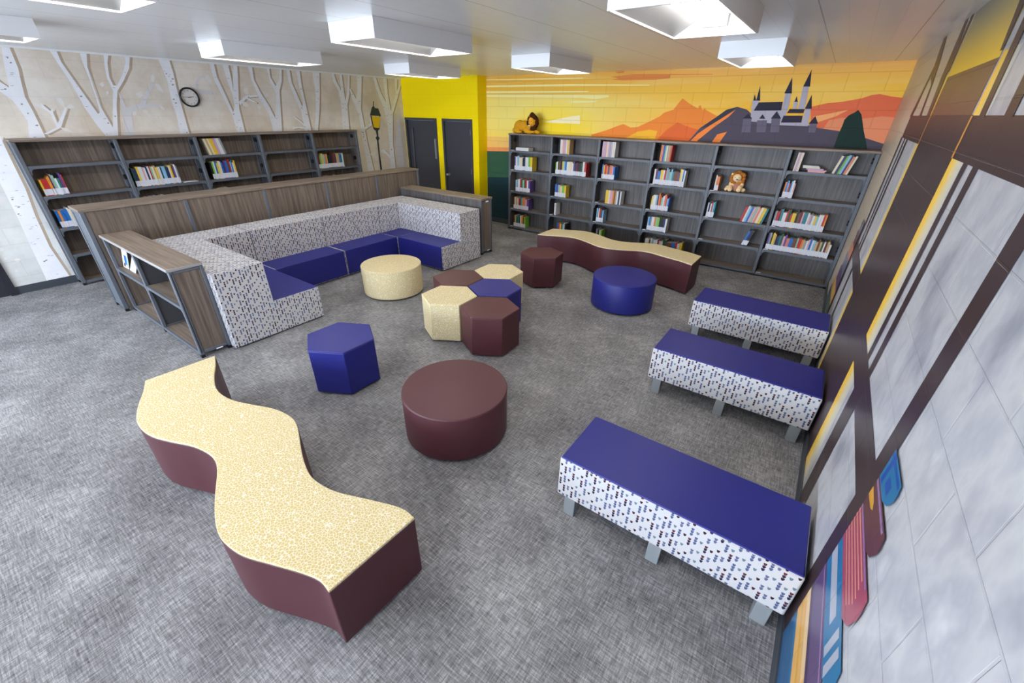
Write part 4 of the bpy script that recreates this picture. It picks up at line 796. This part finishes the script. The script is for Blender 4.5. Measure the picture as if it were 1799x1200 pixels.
NEARC = [(0, 0), (0.16, -0.053), (0.33, -0.124), (0.49, -0.172), (0.62, -0.181), (0.76, -0.158), (0.9, -0.102), (1.05, -0.033), (1.19, 0.0), (1.29, 0.0), (1.39, -0.026), (1.54, -0.09), (1.68, -0.144), (1.81, -0.178), (1.91, -0.178), (2.03, -0.153), (2.17, -0.092), (2.32, -0.026), (2.41, 0.002), (2.486, 0.0)]
FARC = [(0, 0), (0.23, 0.09), (0.43, 0.178), (0.62, 0.2), (0.85, 0.12), (1.06, 0.02), (1.23, -0.008), (1.39, 0.03), (1.53, 0.1), (1.69, 0.184), (1.85, 0.2), (2.0, 0.158), (2.17, 0.115), (2.33, 0.075), (2.504, 0)]
def smooth(c, n=4):
    out = []
    for i in range(len(c)-1):
        p0, p1, p2, p3 = c[max(i-1, 0)], c[i], c[i+1], c[min(i+2, len(c)-1)]
        for k in range(n):
            t = k/n; out.append(tuple(0.5*((2*b)+(-a+cc)*t+(2*a-5*b+4*cc-d)*t*t+(-a+3*b-3*cc+d)*t**3) for a, b, cc, d in zip(p0, p1, p2, p3)))
    return out + [c[-1]]
def wavy(label, p0, ang, c, hw):
    t = thing('wavy_bench', label, 'bench', (p0[0], p0[1], 0), ang, 'wavy benches'); s = smooth(c)
    def outline(w, ins): 
        L = s[-1][0]
        return [(min(max(x, ins), L-ins), y-w) for x, y in s] + [(min(max(x, ins), L-ins), y+w) for x, y in s[::-1]]
    MB().prism(outline(hw, 0), 0.022, 0.436).build('base', MAROON, t, bevel=0.006, angle=50)
    MB().prism(outline(hw-0.002, 0.002), 0.434, 0.449).build('top_cushion', CREAM, t, bevel=0.003, angle=50)['label'] = 'cracked cream fabric top'
    for x, y in c[1::4]: glides(t, [(x, y-hw+0.06), (x, y+hw-0.06)])
wavy('wavy maroon bench with cracked cream top in the left foreground', (-4.143, -6.947), math.radians(-2.56), NEARC, 0.235)
wavy('wavy maroon bench with cream top in front of the far bookcase', (-4.117, -1.56), math.radians(-0.79), FARC, 0.243)

# ------------------------------------------------------------------ three long benches along the right wall
def long_bench(y, label):
    t = thing('long_bench', label, 'bench', (-0.645, y, 0), 0, 'navy-topped benches along the right wall'); hl, hd = 0.625, 0.238
    MB().box(-hl, hl, -hd, hd, 0.145, 0.442).build('body', DROPS, t, bevel=0.012, seg=3)
    MB().box(-hl+0.006, hl-0.006, -hd+0.005, hd-0.005, 0.438, 0.452).build('seat_top', NAVY, t, bevel=0.007, seg=3)
    for x in (-0.535, 0.0, 0.545):
        for yy in (-0.234, 0.234):
            s = 1 if yy < 0 else -1
            vs = [(x-0.036, yy, 0.0), (x+0.036, yy, 0.0), (x+0.036, yy, 0.146), (x-0.036, yy, 0.146)]
            vs += [(a, b+s*(0.05 if c == 0 else 0.12), c) for a, b, c in vs]
            MB().add(vs, [(0, 1, 2, 3), (7, 6, 5, 4), (0, 4, 5, 1), (1, 5, 6, 2), (2, 6, 7, 3), (3, 7, 4, 0)]).build('leg', GREYLEG, t, bevel=0.003)
    return t
long_bench(-5.785, 'navy-topped patterned bench nearest the camera against the right wall')
long_bench(-4.155, 'middle one of three navy-topped patterned benches against the right wall')
long_bench(-2.842, 'farthest of three navy-topped patterned benches against the right wall')

# ------------------------------------------------------------------ ceiling fixtures
TUBE = N('lit_tube', 0.4); TUBE.b.inputs['Emission Color'].default_value = (1.0, 0.95, 0.88, 1); TUBE.b.inputs['Emission Strength'].default_value = LAMP_STRENGTH; TUBE = TUBE.m
fx = thing('ceiling_light', '', 'ceiling light', (-1.38, -4.62, H), 0, 'surface-mounted ceiling lights')
a, b, h, w = 0.275, 0.56, 0.135, 0.012
MB().box(-a, -a+w, -b, b, -h, -0.001).box(a-w, a, -b, b, -h, -0.001).box(-a+w, a-w, -b, -b+w, -h, -0.001).box(-a+w, a-w, b-w, b, -h, -0.001).box(-a+w, a-w, -b+w, b-w, -0.02, -0.001).build('housing', FIXT, fx)
q = MB()
for sx in (-1, 1): q.add([(sx*(a-w), -b+w, -h+0.01), (sx*(a-w), b-w, -h+0.01), (sx*0.1, b-w, -0.025), (sx*0.1, -b+w, -0.025)], [(0, 1, 2, 3)])
q.build('reflector', plain('grey_reflector', (136, 137, 139), 0.4, 0.5, 0.3), fx)
for x in (-0.05, 0.05): MB().tube((x, -b+0.06, -0.06), (x, b-0.06, -0.06), 0.018, 12).build('lamp_tube', TUBE, fx)
for y0, y1 in ((-b+w, -b+0.05), (b-0.05, b-w)): MB().box(-0.08, 0.08, y0, y1, -0.085, -0.02).build('tube_holder', FIXT, fx)
spots = [(-1.38, -4.62, 'large white trough ceiling light at the top right, nearest above the long benches'), (-1.38, -2.10, 'white trough ceiling light in front of the painted castle'), (-3.79, -4.63, 'white trough ceiling light at the top middle above the hexagonal stools'), (-3.79, -2.12, 'white trough ceiling light above the lying plush lion'),
         (-6.2, -4.63, 'white trough ceiling light right of the wall clock'), (-6.2, -2.10, 'white trough ceiling light in front of the yellow wall'), (-3.79, -7.1, 'white trough ceiling light cut by the upper left picture edge'), (-6.3, -7.1, 'white trough ceiling light at the left picture edge, left of the clock'), (-1.38, -7.1, 'white trough ceiling light above the camera, outside the photo')]
spots += [(x, y, 'white trough ceiling light in the part of the room behind the camera') for y in (-9.6, -12.1) for x in (-1.38, -3.79, -6.2)]
for k, (x, y, l) in enumerate(spots):
    o = fx if k == 0 else copy_tree(fx)
    o.matrix_basis = Matrix.Translation((x, y, H)); o['label'] = l

# ------------------------------------------------------------------ wall clock
ck = thing('wall_clock', 'round black-rimmed white wall clock on the birch forest mural', 'clock', (-W+0.002, -4.552, 2.352))
ck.matrix_basis = Matrix.Translation((-W+0.002, -4.552, 2.352)) @ Matrix.Rotation(math.pi/2, 4, 'Z') @ Matrix.Rotation(math.pi/2, 4, 'X')   # local x = wall's right, y = up, z = out
MB().lathe([(0.0, 0.0), (0.133, 0.0), (0.133, 0.025), (0.128, 0.032), (0.118, 0.032), (0.112, 0.024), (0.110, 0.008), (0.0, 0.008)], 64).build('rim', BLACK, ck)
MB().tube((0, 0, 0.008), (0, 0, 0.010), 0.110, 64).build('clock_face', plain('clock_face_white', (232, 226, 218), 0.5), ck)
def hand(ang, l0, l, w):
    d = Vector((math.sin(ang), math.cos(ang))); n = Vector((d.y, -d.x)); p = [d*-l0-n*w, d*-l0+n*w, d*l+n*w*0.5, d*l-n*w*0.5]
    MB().prism([tuple(v) for v in p][::-1], 0.013, 0.015).build('clock_hand', BLACK, ck)
hand(math.radians(82), 0.02, 0.062, 0.005); hand(math.radians(271), 0.02, 0.092, 0.0035)
MB().tube((0, 0, 0.010), (0, 0, 0.018), 0.006, 12).build('hub', BLACK, ck)
dg = bpy.context.evaluated_depsgraph_get()
for k in range(1, 13):
    cu = bpy.data.curves.new('numeral', 'FONT'); cu.body = str(k); cu.size = 0.026; cu.align_x = 'CENTER'; cu.align_y = 'CENTER'; cu.extrude = 0.0004
    to = bpy.data.objects.new('numeral_text', cu); C.objects.link(to); bpy.context.view_layer.update()
    me = bpy.data.meshes.new_from_object(to.evaluated_get(bpy.context.evaluated_depsgraph_get())); bpy.data.objects.remove(to)
    me.materials.clear(); me.materials.append(BLACK)
    no = bpy.data.objects.new('numeral', me); C.objects.link(no); no.parent = ck
    u = math.radians(30*k); no.location = (0.088*math.sin(u), 0.088*math.cos(u), 0.0105)

# ------------------------------------------------------------------ two plush lions
def plush(name, balls, m, t, vox=0.006, ripple=0.0, smoothn=3):
    mb = MB()
    for c, r, *rot in balls: mb.ball(c, r, 16, 10, 0, Matrix.Rotation(math.radians(rot[0]), 3, rot[1]) if rot else None)
    o = mb.build(name, m, t)
    r = o.modifiers.new('union', 'REMESH'); r.mode = 'VOXEL'; r.voxel_size = vox; r.use_smooth_shade = True
    if smoothn: sm = o.modifiers.new('soft', 'SMOOTH'); sm.iterations = smoothn; sm.factor = 0.5
    if ripple:
        tx = bpy.data.textures.new('fur', 'CLOUDS'); tx.noise_scale = 0.02
        d = o.modifiers.new('fur', 'DISPLACE'); d.texture = tx; d.strength = ripple; d.mid_level = 0.5
    return o
GOLD = plain('golden_plush', (206, 148, 34), 0.95, 0.1); MANE = plain('dark_brown_plush', (66, 36, 18), 0.95, 0.1); MUZ = plain('pale_plush', (226, 206, 176), 0.95, 0.1)
FACE = plain('amber_plush', (232, 164, 50), 0.95, 0.1); TANP = plain('tan_plush', (236, 204, 156), 0.95, 0.1); GINGER = plain('ginger_plush', (178, 112, 46), 0.95, 0.1); PINKP = plain('pinkish_brown_plush', (170, 124, 108), 0.95, 0.1); REDTAG = plain('red_tag', (190, 40, 40), 0.6)
ln = thing('plush_lion', 'golden plush lion with dark mane lying on top of the far bookcase', 'plush toy', (-5.46, -0.175, 1.857), 0)
plush('body', [((-0.20, 0.02, 0.115), (0.125, 0.085, 0.112)), ((-0.08, 0.01, 0.12), (0.15, 0.085, 0.10)), ((0.05, 0.0, 0.11), (0.10, 0.085, 0.10)), ((-0.22, -0.055, 0.055), (0.10, 0.05, 0.055)), ((-0.16, -0.085, 0.028), (0.09, 0.028, 0.026)),
               ((0.02, -0.06, 0.06), (0.07, 0.045, 0.055)), ((0.17, -0.05, 0.035), (0.12, 0.03, 0.033), -6, 'Y'), ((0.27, -0.055, 0.026), (0.045, 0.034, 0.026)), ((0.1, -0.09, 0.03), (0.12, 0.03, 0.029)), ((0.13, -0.03, 0.20), (0.085, 0.075, 0.10))], GOLD, ln, ripple=0.006)
rl = random.Random(5); mane = []
for k in range(26):
    u = 2*math.pi*k/26; mane.append(((0.135+0.088*math.cos(u)*rl.uniform(0.85, 1.12), -0.045+rl.uniform(-0.015, 0.02), 0.195+0.115*math.sin(u)*rl.uniform(0.88, 1.12)), rl.uniform(0.03, 0.042)))
mane += [((0.135, 0.0, 0.2), (0.10, 0.06, 0.125)), ((0.16, -0.05, 0.09), (0.07, 0.05, 0.05)), ((0.12, -0.03, 0.31), (0.05, 0.04, 0.035))]
plush('mane', mane, MANE, ln, 0.007, 0.02, 1)
plush('face', [((0.122, -0.082, 0.205), (0.056, 0.03, 0.078)), ((0.118, -0.10, 0.165), (0.036, 0.03, 0.034))], FACE, ln)
plush('muzzle', [((0.112, -0.118, 0.142), (0.03, 0.018, 0.018))], MUZ, ln, 0.004)
MB().ball((0.112, -0.136, 0.163), (0.014, 0.008, 0.009)).build('nose', BLACK, ln)
for sx in (-1, 1):
    MB().ball((0.122+sx*0.024, -0.113, 0.215), (0.008, 0.005, 0.008)).build('eye', BLACK, ln)
    plush('ear', [((0.128+sx*0.072, -0.06, 0.285), (0.022, 0.014, 0.022))], GOLD, ln, 0.004)
plush('tail', [((-0.30+0.03*k, -0.02-0.012*k, 0.022), 0.02) for k in range(5)], GOLD, ln)
sl = thing('plush_lion', 'small tan plush lion with ginger mane sitting on the fifth bay\'s second shelf', 'plush toy', (-1.575, -0.20, SH[1]+0.007), 0); sl.scale = (0.93, 0.93, 0.93)
plush('body', [((0.0, 0.045, 0.085), (0.085, 0.07, 0.09)), ((-0.075, -0.03, 0.05), (0.042, 0.06, 0.05)), ((0.07, -0.03, 0.05), (0.042, 0.06, 0.05)), ((-0.068, -0.075, 0.036), (0.04, 0.03, 0.036)), ((0.065, -0.075, 0.036), (0.04, 0.03, 0.036)),
               ((-0.12, -0.01, 0.045), (0.035, 0.03, 0.045), 35, 'Y'), ((-0.135, -0.03, 0.026), (0.028, 0.03, 0.026)), ((0.125, -0.01, 0.032), (0.035, 0.035, 0.032)), ((0.0, 0.03, 0.19), (0.07, 0.06, 0.075)), ((-0.075, 0.02, 0.12), (0.04, 0.035, 0.06), 25, 'Y'), ((0.07, 0.02, 0.12), (0.04, 0.035, 0.06), -25, 'Y')], TANP, sl)
mane = [((0.095*math.cos(u)*rl.uniform(0.9, 1.1), -0.005+rl.uniform(-0.01, 0.02), 0.205+0.088*math.sin(u)*rl.uniform(0.9, 1.08)), rl.uniform(0.024, 0.034)) for u in [2*math.pi*k/20 for k in range(20)]]
plush('mane', mane + [((0, 0.03, 0.21), (0.09, 0.05, 0.085))], GINGER, sl, 0.006, 0.014, 1)
plush('face', [((-0.005, -0.035, 0.212), (0.066, 0.035, 0.062))], TANP, sl)
plush('muzzle', [((0.0, -0.062, 0.183), (0.036, 0.025, 0.028))], MUZ, sl, 0.004)
MB().ball((0.006, -0.088, 0.192), (0.013, 0.008, 0.009)).build('nose', BLACK, sl)
for sx in (-1, 1):
    MB().ball((-0.004+sx*0.03, -0.068, 0.222), (0.006, 0.004, 0.006)).build('eye', BLACK, sl)
    plush('ear', [((sx*0.085, -0.02, 0.262), (0.022, 0.012, 0.022))], TANP, sl, 0.004)
plush('belly', [((0.0, -0.028, 0.07), (0.035, 0.01, 0.06))], PINKP, sl, 0.004)
MB().box(0.108, 0.112, -0.045, -0.02, 0.185, 0.235).build('tag', REDTAG, sl)
